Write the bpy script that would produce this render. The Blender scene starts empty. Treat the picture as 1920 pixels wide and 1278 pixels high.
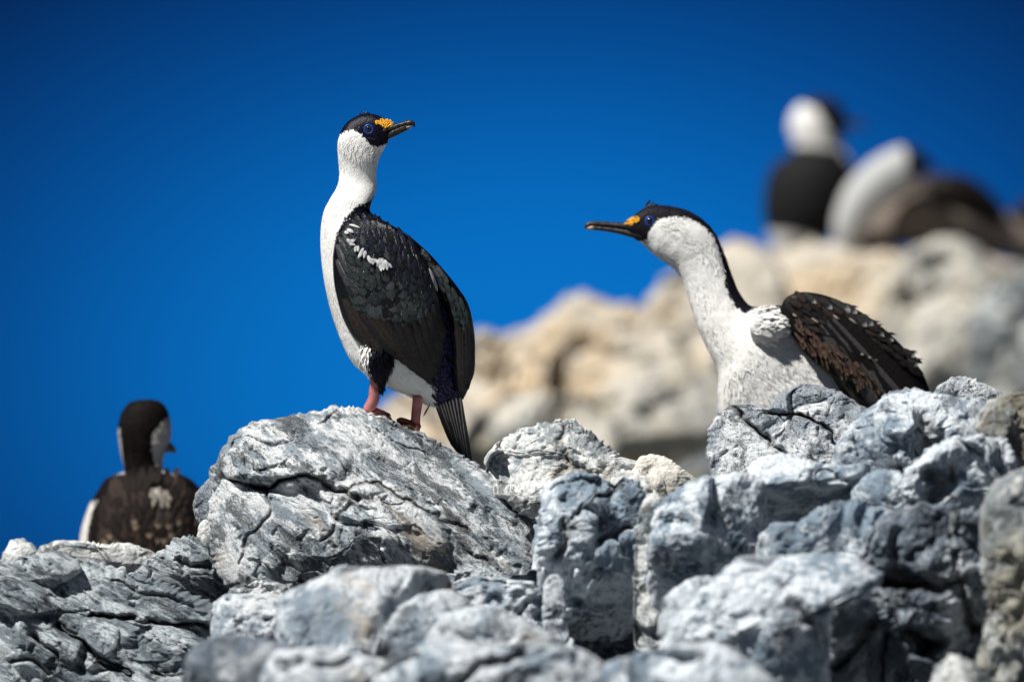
import bpy, bmesh, math, random
import numpy as np
from mathutils import Vector, Matrix

random.seed(7)
RNG = np.random.default_rng(7)
scene = bpy.context.scene
COL = scene.collection

# ------------------------------------------------------------------ camera
PITCH = math.radians(7.0)
CAM = np.array([0.0, 0.0, 1.6])
FOC = 32.0                                  # metres to the boulder with the standing bird
cam_data = bpy.data.cameras.new('camera')
cam_data.lens = 600.0
cam_data.sensor_width = 36.0
cam_data.clip_start = 0.5
cam_data.clip_end = 9000.0
cam_data.dof.use_dof = True
cam_data.dof.focus_distance = FOC
cam_data.dof.aperture_fstop = 2.7
cam = bpy.data.objects.new('camera', cam_data)
cam.location = Vector(CAM)
cam.rotation_euler = (math.pi / 2 + PITCH, 0, 0)
COL.objects.link(cam)
scene.camera = cam
CP, SP = math.cos(PITCH), math.sin(PITCH)
K = 36.0 / 600.0 / 1920.0


def W(px, py, d):
    """photo position (1920 px wide) and distance in metres -> world points"""
    px = np.asarray(px, float); py = np.asarray(py, float); d = np.asarray(d, float)
    X = (px - 960.0) * K * d
    Z = -(py - 639.0) * K * d
    Y = d * np.ones_like(X)
    return np.stack([X + CAM[0], Y * CP - Z * SP + CAM[1], Y * SP + Z * CP + CAM[2]], -1)


# ------------------------------------------------------------------ light
SUN_DIR = Vector((-0.45, -0.46, 0.77)).normalized()      # towards the sun
sun_data = bpy.data.lights.new('sun', 'SUN')
sun_data.energy = 5.0
sun_data.angle = math.radians(0.53)
sun_data.color = (1.0, 0.975, 0.93)
sun = bpy.data.objects.new('sun', sun_data)
sun.rotation_euler = SUN_DIR.to_track_quat('Z', 'Y').to_euler()
sun.location = (0, 0, 30)
COL.objects.link(sun)

world = bpy.data.worlds.new('World')
scene.world = world
world.use_nodes = True
wn = world.node_tree
wn.nodes.clear()
w_out = wn.nodes.new('ShaderNodeOutputWorld')
w_bg = wn.nodes.new('ShaderNodeBackground')
w_bg.inputs['Strength'].default_value = 0.086
sky = wn.nodes.new('ShaderNodeTexSky')
sky.sky_type = 'NISHITA'
sky.sun_disc = False
sky.sun_elevation = math.asin(SUN_DIR.z)
sky.sun_rotation = math.atan2(SUN_DIR.x, SUN_DIR.y)
sky.altitude = 50
sky.air_density = 1.0
sky.dust_density = 0.2
sky.ozone_density = 4.0
tc = wn.nodes.new('ShaderNodeTexCoord')


def wmath(op, a, b=None):
    n = wn.nodes.new('ShaderNodeMath'); n.operation = op
    for i, v in enumerate((a, b)):
        if v is None: continue
        if isinstance(v, (int, float)): n.inputs[i].default_value = v
        else: wn.links.new(v, n.inputs[i])
    return n.outputs[0]


# polarised deep blue with lens vignetting painted into its colour: brightest above the far ridge, falling off with elevation and to the sides
SKY_C = W(1000, 680, 1.0) - CAM
SKY_C = SKY_C / np.linalg.norm(SKY_C)
dist = wn.nodes.new('ShaderNodeVectorMath'); dist.operation = 'DISTANCE'
nrm = wn.nodes.new('ShaderNodeVectorMath'); nrm.operation = 'NORMALIZE'
wn.links.new(tc.outputs['Generated'], nrm.inputs[0])
AX = (0.60, 1.0, 1.0)                        # it changes faster with elevation than sideways
sqz = wn.nodes.new('ShaderNodeVectorMath'); sqz.operation = 'MULTIPLY'; sqz.inputs[1].default_value = AX
wn.links.new(nrm.outputs[0], sqz.inputs[0])
wn.links.new(sqz.outputs[0], dist.inputs[0])
dist.inputs[1].default_value = tuple(SKY_C * np.array(AX))
ramp = wn.nodes.new('ShaderNodeValToRGB')
SKY_R = 0.0400
cr = ramp.color_ramp
cr.interpolation = 'B_SPLINE'
cr.elements[0].position = 0.0; cr.elements[0].color = (0.008, 0.335, 0.83, 1)
cr.elements[1].position = 1.0; cr.elements[1].color = (0.005, 0.022, 0.080, 1)
for p, c in ((0.22, (0.008, 0.325, 0.81, 1)), (0.42, (0.006, 0.172, 0.49, 1)), (0.60, (0.006, 0.088, 0.28, 1)), (0.76, (0.005, 0.030, 0.100, 1))):
    e = cr.elements.new(p); e.color = c
wn.links.new(wmath('DIVIDE', dist.outputs['Value'], SKY_R), ramp.inputs[0])
mulc = wn.nodes.new('ShaderNodeMix'); mulc.data_type = 'RGBA'; mulc.blend_type = 'MULTIPLY'
mulc.inputs[0].default_value = 1.0
wn.links.new(sky.outputs[0], mulc.inputs[6])
wn.links.new(ramp.outputs[0], mulc.inputs[7])
wn.links.new(mulc.outputs[2], w_bg.inputs['Color'])
wn.links.new(w_bg.outputs[0], w_out.inputs[0])

scene.view_settings.view_transform = 'Standard'
scene.view_settings.look = 'None'
scene.view_settings.exposure = 0.22
scene.view_settings.gamma = 1.0
scene.view_settings.use_curve_mapping = False
scene.cycles.max_bounces = 6
scene.cycles.diffuse_bounces = 3
scene.cycles.use_denoising = True

# ------------------------------------------------------------------ noise in numpy
_perm = RNG.permutation(256)
_perm = np.concatenate([_perm, _perm, _perm])
_ang = RNG.normal(size=(256, 3)); _ang /= np.linalg.norm(_ang, axis=1)[:, None]


def perlin(p):
    pi = np.floor(p).astype(int); f = p - pi; pi &= 255
    u = f * f * f * (f * (f * 6 - 15) + 10)
    res = 0.0
    for dx in (0, 1):
        wx = u[..., 0] if dx else 1 - u[..., 0]
        for dy in (0, 1):
            wy = u[..., 1] if dy else 1 - u[..., 1]
            for dz in (0, 1):
                wz = u[..., 2] if dz else 1 - u[..., 2]
                h = _perm[_perm[_perm[(pi[..., 0] + dx) & 255] + ((pi[..., 1] + dy) & 255)] + ((pi[..., 2] + dz) & 255)]
                g = _ang[h]
                dot = g[..., 0] * (f[..., 0] - dx) + g[..., 1] * (f[..., 1] - dy) + g[..., 2] * (f[..., 2] - dz)
                res = res + wx * wy * wz * dot
    return res * 1.6


def fbm(p, octs=4, gain=0.5):
    a, s, out = 1.0, 1.0, 0.0
    for i in range(octs):
        out = out + a * perlin(p * s + 17.3 * i)
        a *= gain; s *= 2.03
    return out


def ridged(p, octs=3, gain=0.5):
    a, s, out = 1.0, 1.0, 0.0
    for i in range(octs):
        out = out + a * (0.5 - np.abs(perlin(p * s + 9.1 * i)) * 2)
        a *= gain; s *= 2.1
    return out


def facets3(p, seed=0, blend=0.12):
    """fractured blocks: each cell is a randomly tilted face; returns offset and closeness to the joint"""
    sh = p.shape[:-1]; q = p.reshape(-1, 3)
    pi = np.floor(q).astype(int); f1 = np.full(len(q), 9.0); f2 = np.full(len(q), 9.0); val = np.zeros(len(q))
    for dx in (-1, 0, 1):
        for dy in (-1, 0, 1):
            for dz in (-1, 0, 1):
                c = pi + np.array([dx, dy, dz])
                h = _perm[_perm[_perm[c[:, 0] & 255] + (c[:, 1] & 255)] + (c[:, 2] & 255)]
                h = (h + seed) & 255
                off = _ang[h] * 0.36 + 0.5
                r = q - (c + off)
                d2 = np.einsum('ij,ij->i', r, r)
                g = _ang[(h * 7 + 13) & 255]
                v = np.einsum('ij,ij->i', r, g)
                closer = d2 < f1
                f2 = np.where(closer, f1, np.minimum(f2, d2))
                val = np.where(closer, v + 0.25 * g[:, 0], val)
                f1 = np.where(closer, d2, f1)
    e = np.sqrt(f2) - np.sqrt(f1)
    return val.reshape(sh), e.reshape(sh)


# ------------------------------------------------------------------ object helpers
def mesh_obj(name, verts, faces, mat=None, parent=None, origin=None, smooth=True, attrs=None, uvs=None):
    verts = np.asarray(verts, float)
    org = np.zeros(3) if origin is None else np.asarray(origin, float)
    me = bpy.data.meshes.new(name)
    if isinstance(faces, np.ndarray) and faces.ndim == 2:
        nf, k = faces.shape
        me.vertices.add(len(verts)); me.loops.add(nf * k); me.polygons.add(nf)
        me.vertices.foreach_set('co', (verts - org).astype(np.float32).ravel())
        me.loops.foreach_set('vertex_index', faces.astype(np.int32).ravel())
        me.polygons.foreach_set('loop_start', np.arange(0, nf * k, k, dtype=np.int32))
        me.update(calc_edges=True)
    else:
        me.from_pydata([tuple(v) for v in (verts - org)], [], faces)
    if attrs:
        for an, av in attrs.items():
            av = np.asarray(av, np.float32)
            if av.ndim == 1:
                a = me.attributes.new(an, 'FLOAT', 'POINT'); a.data.foreach_set('value', av)
            else:
                a = me.attributes.new(an, 'FLOAT_VECTOR', 'POINT'); a.data.foreach_set('vector', av.ravel())
    if smooth:
        me.polygons.foreach_set('use_smooth', np.ones(len(me.polygons), bool))
    me.validate()
    if mat: me.materials.append(mat)
    o = bpy.data.objects.new(name, me)
    COL.objects.link(o)
    if parent is not None:
        o.parent = parent
    elif origin is not None:
        o.location = Vector(org)
    return o


def part(name, verts, faces, mat, parent, **kw):
    """a child mesh of a thing (or of a part); vertices come in world space"""
    root = parent
    off = np.zeros(3)
    while root is not None:
        off += np.array(root.location); root = root.parent
    o = mesh_obj(name, np.asarray(verts) - off, faces, mat, parent=parent, **kw)
    return o


def tag(o, label=None, cat=None, group=None, kind=None):
    if label: o['label'] = label
    if cat: o['category'] = cat
    if group: o['group'] = group
    if kind: o['kind'] = kind
    return o


def thing(name, loc, label, cat, group=None):
    o = bpy.data.objects.new(name, None)
    o.empty_display_size = 0.1
    o.location = Vector(loc)
    COL.objects.link(o)
    return tag(o, label, cat, group)


# ------------------------------------------------------------------ materials
class NT:
    def __init__(s, name):
        s.mat = bpy.data.materials.new(name); s.mat.use_nodes = True
        s.t = s.mat.node_tree; s.t.nodes.clear()
        s.out = s.t.nodes.new('ShaderNodeOutputMaterial')
        s.b = s.t.nodes.new('ShaderNodeBsdfPrincipled')
        s.t.links.new(s.b.outputs[0], s.out.inputs[0])

    def _in(s, sock, v):
        if v is None: return
        if isinstance(v, bpy.types.NodeSocket): s.t.links.new(v, sock)
        elif isinstance(v, (tuple, list)) and len(v) == 3 and sock.type == 'RGBA': sock.default_value = (*v, 1)
        else: sock.default_value = v

    def math(s, op, a, b=None, c=None, clamp=False):
        n = s.t.nodes.new('ShaderNodeMath'); n.operation = op; n.use_clamp = clamp
        for i, v in enumerate((a, b, c)): s._in(n.inputs[i], v)
        return n.outputs[0]

    def mix(s, f, a, b, blend='MIX'):
        n = s.t.nodes.new('ShaderNodeMix'); n.data_type = 'RGBA'; n.blend_type = blend
        s._in(n.inputs[0], f); s._in(n.inputs[6], a); s._in(n.inputs[7], b)
        return n.outputs[2]

    def smooth(s, v, lo, hi, a=0.0, b=1.0):
        n = s.t.nodes.new('ShaderNodeMapRange'); n.interpolation_type = 'SMOOTHSTEP'
        s._in(n.inputs[0], v)
        for i, x in enumerate((lo, hi, a, b)): s._in(n.inputs[i + 1], x)
        return n.outputs[0]

    def pos(s):
        return s.t.nodes.new('ShaderNodeNewGeometry').outputs['Position']

    def mapv(s, v, scale=(1, 1, 1), rot=(0, 0, 0), loc=(0, 0, 0)):
        n = s.t.nodes.new('ShaderNodeMapping')
        s._in(n.inputs[0], v); n.inputs['Scale'].default_value = scale
        n.inputs['Rotation'].default_value = rot; n.inputs['Location'].default_value = loc
        return n.outputs[0]

    def noise(s, v, scale, detail=4, rough=0.55, dist=0.0, color=False):
        n = s.t.nodes.new('ShaderNodeTexNoise')
        s._in(n.inputs['Vector'], v); n.inputs['Scale'].default_value = scale
        n.inputs['Detail'].default_value = detail; n.inputs['Roughness'].default_value = rough
        n.inputs['Distortion'].default_value = dist
        return n.outputs[1 if color else 0]

    def voro(s, v, scale, feature='F1', rand=1.0):
        n = s.t.nodes.new('ShaderNodeTexVoronoi'); n.feature = feature
        s._in(n.inputs['Vector'], v); n.inputs['Scale'].default_value = scale
        n.inputs['Randomness'].default_value = rand
        return n.outputs['Distance']

    def attr(s, name, out='Fac'):
        n = s.t.nodes.new('ShaderNodeAttribute'); n.attribute_name = name
        return n.outputs[out]

    def bump(s, h, dist=0.002, strength=1.0, normal=None):
        n = s.t.nodes.new('ShaderNodeBump')
        n.inputs['Strength'].default_value = strength; n.inputs['Distance'].default_value = dist
        s._in(n.inputs['Height'], h)
        if normal is not None: s._in(n.inputs['Normal'], normal)
        return n.outputs[0]

    def done(s, color=None, rough=None, normal=None, spec=0.3, **kw):
        s._in(s.b.inputs['Base Color'], color); s._in(s.b.inputs['Roughness'], rough)
        if normal is not None: s._in(s.b.inputs['Normal'], normal)
        s._in(s.b.inputs['Specular IOR Level'], spec)
        for k, v in kw.items():
            s._in(s.b.inputs[k.replace('_', ' ')], v)
        return s.mat


def rock_material(name, light=(0.62, 0.63, 0.63), mid=(0.30, 0.33, 0.36), dark=(0.055, 0.068, 0.08),
                  warm=(0.50, 0.37, 0.25), whiteness=0.5, darkness=0.5, warmness=0.3, speck=0.5,
                  fol=0.0, fang=0.6, streak=0.0, seed=0.0):
    m = NT(name)
    p = m.mapv(m.pos(), loc=(seed, seed * 0.7, -seed))
    q = m.mapv(m.mapv(p, rot=(0, fang, 0)), scale=(1, 1, 1 + 7 * fol))       # along the foliation
    warp = m.noise(p, 7.0, 3, 0.6, color=True)
    wv = m.t.nodes.new('ShaderNodeVectorMath'); wv.operation = 'MULTIPLY_ADD'
    m._in(wv.inputs[0], warp); wv.inputs[1].default_value = (0.10,) * 3; m._in(wv.inputs[2], q)
    pw = wv.outputs[0]
    big = m.noise(pw, 5.0, 9, 0.66)
    med = m.noise(m.mapv(pw, loc=(2, 4, 6)), 17.0, 8, 0.70)
    fine = m.noise(pw, 85.0, 6, 0.72)
    grit = m.noise(p, 330.0, 3, 0.7)
    # bleached crust against grey-blue rock
    v = m.math('ADD', m.math('MULTIPLY', big, 0.55), m.math('MULTIPLY', med, 0.45))
    c = m.mix(m.smooth(v, 0.545 - 0.10 * whiteness, 0.60 - 0.10 * whiteness), mid, light)
    c = m.mix(m.math('MULTIPLY', m.smooth(fine, 0.50, 0.38), 0.55), c, mid)
    # dark lichen and weathering, blotches that break up at their rims
    lich = m.noise(m.mapv(pw, loc=(3.1, 7.7, 1.3)), 8.0, 9, 0.74)
    l2 = m.math('ADD', m.math('MULTIPLY', lich, 0.72), m.math('MULTIPLY', fine, 0.28))
    dk = m.smooth(l2, 0.585 - 0.08 * darkness, 0.625 - 0.08 * darkness)
    c = m.mix(m.math('MULTIPLY', dk, 0.82), c, dark)
    # crystalline salt-and-pepper
    sp = m.smooth(m.math('ADD', m.math('MULTIPLY', grit, 0.55), m.math('MULTIPLY', fine, 0.45)), 0.40, 0.47)
    c = m.mix(m.math('MULTIPLY', m.math('SUBTRACT', 1.0, sp), speck), c, dark)
    lt = m.smooth(grit, 0.55, 0.62)
    c = m.mix(m.math('MULTIPLY', lt, 0.5 * speck), c, light)
    # warm stains
    wm = m.noise(m.mapv(pw, loc=(11, 5, 2)), 5.0, 6, 0.7)
    wmask = m.smooth(wm, 0.66 - 0.22 * warmness, 0.80 - 0.22 * warmness)
    c = m.mix(m.math('MULTIPLY', wmask, 0.60), c, warm)
    if streak > 0:                                                            # drips down the face
        st = m.noise(m.mapv(p, scale=(1, 1, 0.12)), 26.0, 4, 0.6)
        c = m.mix(m.math('MULTIPLY', m.smooth(st, 0.50, 0.64), streak), c, light)
        c = m.mix(m.math('MULTIPLY', m.smooth(st, 0.46, 0.36), streak * 0.7), c, dark)
    crack = m.attr('crack')
    c = m.mix(m.math('MULTIPLY', crack, 0.55), c, (0.06, 0.05, 0.035))
    h = m.math('ADD', m.math('MULTIPLY', med, 0.010), m.math('MULTIPLY', fine, 0.0058))
    h = m.math('ADD', h, m.math('MULTIPLY', grit, 0.0012))
    h = m.math('SUBTRACT', h, m.math('MULTIPLY', dk, 0.0008))
    n = m.bump(h, 1.0, 0.9)
    return m.done(c, 0.85, n, spec=0.25)


ROCK = {
    'main': rock_material('guano_rock', whiteness=0.80, darkness=1.05, warmness=0.46, speck=0.55, fol=0.25, fang=-0.75,
                          light=(0.80, 0.83, 0.84), mid=(0.28, 0.33, 0.37), dark=(0.030, 0.038, 0.046), warm=(0.46, 0.38, 0.30)),
    'grey': rock_material('grey_rock', whiteness=0.65, darkness=0.70, warmness=0.25, speck=0.5, fol=0.45, fang=-0.55, seed=3.0,
                          light=(0.58, 0.63, 0.66), mid=(0.20, 0.24, 0.27), dark=(0.028, 0.036, 0.044), warm=(0.34, 0.30, 0.24)),
    'pale': rock_material('pale_rock', whiteness=0.95, darkness=0.65, warmness=0.45, speck=0.35, seed=6.0,
                          light=(0.80, 0.81, 0.79), mid=(0.31, 0.35, 0.37), dark=(0.08, 0.09, 0.095), warm=(0.56, 0.46, 0.33)),
    'cream': rock_material('cream_rock', whiteness=1.4, darkness=0.1, warmness=0.75, speck=0.1, seed=8.0,
                           light=(0.84, 0.81, 0.73), mid=(0.55, 0.50, 0.42), warm=(0.62, 0.48, 0.29)),
    'speck': rock_material('speckled_rock', whiteness=0.75, darkness=0.55, warmness=0.05, speck=1.0, seed=9.0,
                           light=(0.74, 0.77, 0.79), mid=(0.27, 0.31, 0.35), dark=(0.03, 0.04, 0.05)),
    'blue': rock_material('blue_grey_rock', whiteness=0.90, darkness=0.62, warmness=0.3, speck=0.2, seed=12.0, streak=0.30,
                          light=(0.76, 0.82, 0.87), mid=(0.23, 0.30, 0.37), dark=(0.036, 0.055, 0.078), warm=(0.45, 0.39, 0.31)),
    'front': rock_material('front_rock', whiteness=0.95, darkness=0.66, warmness=0.45, speck=0.1, seed=31.0, streak=0.2,
                          light=(0.72, 0.77, 0.81), mid=(0.25, 0.31, 0.37), dark=(0.04, 0.055, 0.075), warm=(0.56, 0.47, 0.36)),
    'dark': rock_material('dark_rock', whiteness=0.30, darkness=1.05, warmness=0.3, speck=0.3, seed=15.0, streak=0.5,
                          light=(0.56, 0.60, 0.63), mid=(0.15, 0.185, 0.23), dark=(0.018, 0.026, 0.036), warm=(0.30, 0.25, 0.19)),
    'tan': rock_material('olive_rock', whiteness=0.6, darkness=0.8, warmness=0.8, speck=0.3, seed=18.0, streak=0.3,
                         light=(0.58, 0.60, 0.58), mid=(0.22, 0.25, 0.265), dark=(0.05, 0.056, 0.058), warm=(0.33, 0.29, 0.20)),
    'soil': rock_material('dark_ground_rock', whiteness=0.1, darkness=1.0, warmness=0.5, speck=0.3, seed=28.0,  # dark tone keeps the light bounced off the ground low
                         light=(0.34, 0.36, 0.37), mid=(0.13, 0.15, 0.165), dark=(0.04, 0.046, 0.052), warm=(0.22, 0.19, 0.14)),
    'fartan': rock_material('far_tan_rock', whiteness=1.3, darkness=0.15, warmness=1.0, speck=0.0, seed=21.0,
                            light=(0.74, 0.68, 0.58), mid=(0.45, 0.41, 0.34), dark=(0.18, 0.16, 0.13), warm=(0.62, 0.45, 0.25)),
    'fargrey': rock_material('far_grey_rock', whiteness=1.0, darkness=0.45, warmness=0.8, speck=0.0, seed=24.0,
                             light=(0.66, 0.63, 0.56), mid=(0.34, 0.34, 0.32), dark=(0.09, 0.10, 0.105), warm=(0.52, 0.44, 0.30)),
}

# ------------------------------------------------------------------ rocks
def catmull(pts, n, closed=False):
    pts = np.asarray(pts, float); m = len(pts)
    if closed:
        idx = np.arange(n) * m / n
        P = lambda i: pts[i % m]
    else:
        idx = np.linspace(0, m - 1 - 1e-9, n)
        P = lambda i: pts[np.clip(i, 0, m - 1)]
    i = np.floor(idx).astype(int); t = (idx - i)[:, None]
    p0, p1, p2, p3 = P(i - 1), P(i), P(i + 1), P(i + 2)
    return 0.5 * ((2 * p1) + (-p0 + p2) * t + (2 * p0 - 5 * p1 + 4 * p2 - p3) * t * t + (-p0 + 3 * p1 - 3 * p2 + p3) * t ** 3)


def seg_dist(x, y, pts):
    """distance to a polyline, and the side"""
    best = np.full(x.shape, 1e9); side = np.zeros(x.shape)
    for (ax, ay), (bx, by) in zip(pts[:-1], pts[1:]):
        ux, uy = bx - ax, by - ay; L = ux * ux + uy * uy + 1e-9
        t = np.clip(((x - ax) * ux + (y - ay) * uy) / L, 0, 1)
        dd = np.hypot(x - ax - t * ux, y - ay - t * uy)
        s = np.sign((x - ax) * uy - (y - ay) * ux)
        side = np.where(dd < best, s, side); best = np.minimum(best, dd)
    return best, side


ROCKS = []


def rock(name, label, poly, d, mat, planes=None, bumps=(), cracks=(), H=None, cen=None, seed=0, step=3.0,
         rough=1.0, facets=11, soft=9.0, fol=None, edge=1.0, cat='boulder', group=None):
    """one boulder. poly: outline in photo pixels; heights are millimetres towards the camera.
    planes: (x, y, height, slope right, slope down); the body is the overlap of the half-spaces below them."""
    poly = np.array(poly, float)
    c = np.array(cen if cen is not None else poly.mean(0), float)
    rx = np.ptp(poly[:, 0]) / 2; ry = np.ptp(poly[:, 1]) / 2; R = math.sqrt(rx * ry)
    if H is None: H = 0.62 * R
    rs = np.random.default_rng(seed * 31 + 5)
    dense = catmull(poly, 700, closed=True) * 0.3 + 0.7 * np.stack(
        [np.interp(np.arange(700) * len(poly) / 700, np.arange(len(poly) + 1), np.append(poly[:, k], poly[0, k])) for k in (0, 1)], 1)
    th = np.unwrap(np.arctan2(dense[:, 1] - c[1], dense[:, 0] - c[0]))
    if th[-1] < th[0]: th = th[::-1]; dense = dense[::-1]
    rr = np.hypot(dense[:, 0] - c[0], dense[:, 1] - c[1])
    nth = int(min(900, max(60, 2 * math.pi * R / step)))
    nr = int(min(220, max(20, R / step)))
    T = np.arange(nth) / nth * 2 * math.pi
    o = np.argsort(np.mod(th, 2 * math.pi))
    thm = np.mod(th, 2 * math.pi)[o]; rm = rr[o]
    B = np.interp(T, np.concatenate([thm - 2 * math.pi, thm, thm + 2 * math.pi]), np.concatenate([rm, rm, rm]))
    jit = fbm(np.stack([np.cos(T) * R / 26, np.sin(T) * R / 26, np.full(nth, seed * 3.7)], -1), 4, 0.55)
    tri = np.abs(np.mod(fbm(np.stack([np.cos(T) * R / 70, np.sin(T) * R / 70, np.full(nth, seed * 1.7)], -1), 2) * 3, 1) - 0.5) * 2 - 0.5
    B = B + (jit * 3.4 + tri * 5.0 * min(1, R / 90)) * min(rough, 1.4)
    nb = 14
    rho_f = np.linspace(0.004, 1, nr) ** 0.85
    back = np.linspace(0, 1, nb + 1)[1:]
    rho = np.concatenate([rho_f, np.cos(back * math.pi / 2 * 0.985)])
    X = c[0] + rho[:, None] * B[None] * np.cos(T)[None]
    Y = c[1] + rho[:, None] * B[None] * np.sin(T)[None]
    RHO = np.repeat(rho[:, None], nth, 1)
    # height field of the front
    pl = []
    if planes: pl += list(planes)
    if facets:
        for k in range(facets):
            a = 2 * math.pi * (k + rs.uniform(-.4, .4)) / facets * (1 if k % 2 else 2); q = rs.uniform(0.25, 0.85)
            ux, uy = q * math.cos(a), q * math.sin(a); uz = math.sqrt(1 - q * q)
            # tangent plane of the ellipsoid at (ux,uy,uz)
            Hf = H * rs.uniform(0.85, 1.12)
            x0, y0, h0 = c[0] + ux * rx, c[1] + uy * ry, uz * Hf
            pl.append((x0, y0, h0, -(ux / rx) / (uz / Hf), -(uy / ry) / (uz / Hf)))
    hh = np.full(X.shape, 0.0)
    acc = None
    for (x0, y0, h0, gx, gy) in pl:
        v = h0 + gx * (X - x0) + gy * (Y - y0)
        acc = np.exp(-np.clip(v / soft, -60, 60)) if acc is None else acc + np.exp(-np.clip(v / soft, -60, 60))
    hh = -soft * np.log(acc + 1e-30) if acc is not None else H * np.ones_like(X)
    hh = np.clip(hh, -3 * H, 3 * H)
    pw = np.stack([X / 1000, Y / 1000, np.full(X.shape, seed * 1.37)], -1)
    for (bx, by, brx, bry, rot, bh) in bumps:
        cr_, sr_ = math.cos(math.radians(rot)), math.sin(math.radians(rot))
        wob = fbm(pw * 14 + seed, 2) * 0.22
        u = ((X - bx) * cr_ + (Y - by) * sr_) / brx; v = (-(X - bx) * sr_ + (Y - by) * cr_) / bry
        q = np.sqrt(u * u + v * v) + wob
        hh = hh + bh * (1 - 1 / (1 + np.exp(-(q - 1) * 9)))
    # edge rounding
    eR = np.minimum(1, RHO)
    hh = hh - edge * 0.34 * H * (1 - np.sqrt(np.clip(1 - eR ** 16, 0, 1)))
    rim = hh[nr - 1]
    # back: from the rim to a blunt rear
    fr = np.arange(len(rho)) < nr
    bk = ~fr
    depth_back = H * 1.1
    if bk.any():
        k = np.sin(back * math.pi / 2)[:, None]
        hh[bk] = rim[None] * (1 - k) + (-depth_back) * k
    crack = np.zeros_like(X)
    for (pts, w, dep, lip) in cracks:
        wx = fbm(pw * 22 + 3.3, 3) * 9; wy = fbm(pw * 22 + 8.8, 3) * 9
        dd, sd = seg_dist(X + wx, Y + wy, pts)
        var = 0.65 + 0.9 * np.clip(fbm(pw * 9 + 40, 2) + 0.4, 0, 1)
        g = np.exp(-(dd / (w * var)) ** 2)
        hh = hh - np.where(fr[:, None], dep * g, 0)
        hh = hh + np.where(fr[:, None], lip * sd * np.exp(-dd / (w * 5)), 0)
        crack = np.maximum(crack, np.where(fr[:, None], g, 0))
    # relief noise, millimetres
    p3 = np.stack([X, Y, hh], -1) / 1000.0 + seed * 2.1
    if fol is not None:
        a = math.radians(fol); ca, sa = math.cos(a), math.sin(a)
        q3 = np.stack([(p3[..., 0] * ca + p3[..., 1] * sa) * 0.28, (-p3[..., 0] * sa + p3[..., 1] * ca), p3[..., 2] * 0.7], -1)
    else:
        q3 = p3
    sz = min(1.0, R / 120)
    wq = q3 + 0.05 * np.stack([fbm(p3 * 7 + 3, 2), fbm(p3 * 7 + 13, 2), fbm(p3 * 7 + 23, 2)], -1)
    fa, ea = facets3(wq * 6.6 + seed, seed)
    fb, eb = facets3(wq * 23 + seed * 3.1, seed + 40)
    msk = np.clip(0.55 + 1.3 * fbm(p3 * 4 + 50, 2), 0.05, 1.3)
    nz = 7 * sz * fbm(p3 * 6.0, 2) + 3.6 * sz * ridged(q3 * 15, 3, 0.55) + 2.6 * fbm(q3 * 38, 4, 0.62)
    nz = nz + sz * (72 * fa * np.clip(ea * 7, 0.3, 1) - 6 * np.exp(-(ea / 0.05) ** 2)) * msk
    nz = nz + (10 * fb - 2.2 * np.exp(-(eb / 0.07) ** 2)) * msk * max(sz, .5)
    pit = np.clip(fbm(p3 * 30 + 70, 3) - 0.34, 0, 1)
    nz = nz - 15 * pit
    hh = hh + nz * rough * np.where(RHO > 0.97, 0.6, 1.0)
    dm = d - hh / 1000.0
    V = W(X, Y, dm)
    V = V.reshape(-1, 3)
    nR = len(rho)
    ii, jj = np.meshgrid(np.arange(nR - 1), np.arange(nth), indexing='ij')
    j2 = (jj + 1) % nth
    F = np.stack([ii * nth + jj, ii * nth + j2, (ii + 1) * nth + j2, (ii + 1) * nth + jj], -1).reshape(-1, 4)
    # winding: outward towards the camera
    v0, v1, v2 = V[F[0, 0]], V[F[len(F) // 3, 1]], V[F[0, 3]]
    capf = len(V)
    base = np.array([V[:, 0].mean(), V[:, 1].mean(), V[:, 2].min()])
    F = F[:, ::-1].copy()
    ob = mesh_obj(name, V, F, ROCK[mat], origin=base, attrs={'crack': crack.ravel()})
    # close the two small pole holes
    bm = bmesh.new(); bm.from_mesh(ob.data)
    be = [e for e in bm.edges if e.is_boundary]
    bmesh.ops.holes_fill(bm, edges=be, sides=0)
    bmesh.ops.recalc_face_normals(bm, faces=bm.faces)
    for f in bm.faces: f.smooth = True
    bm.to_mesh(ob.data); bm.free()
    tag(ob, label, cat, group)
    ROCKS.append(ob)
    return ob


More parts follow.
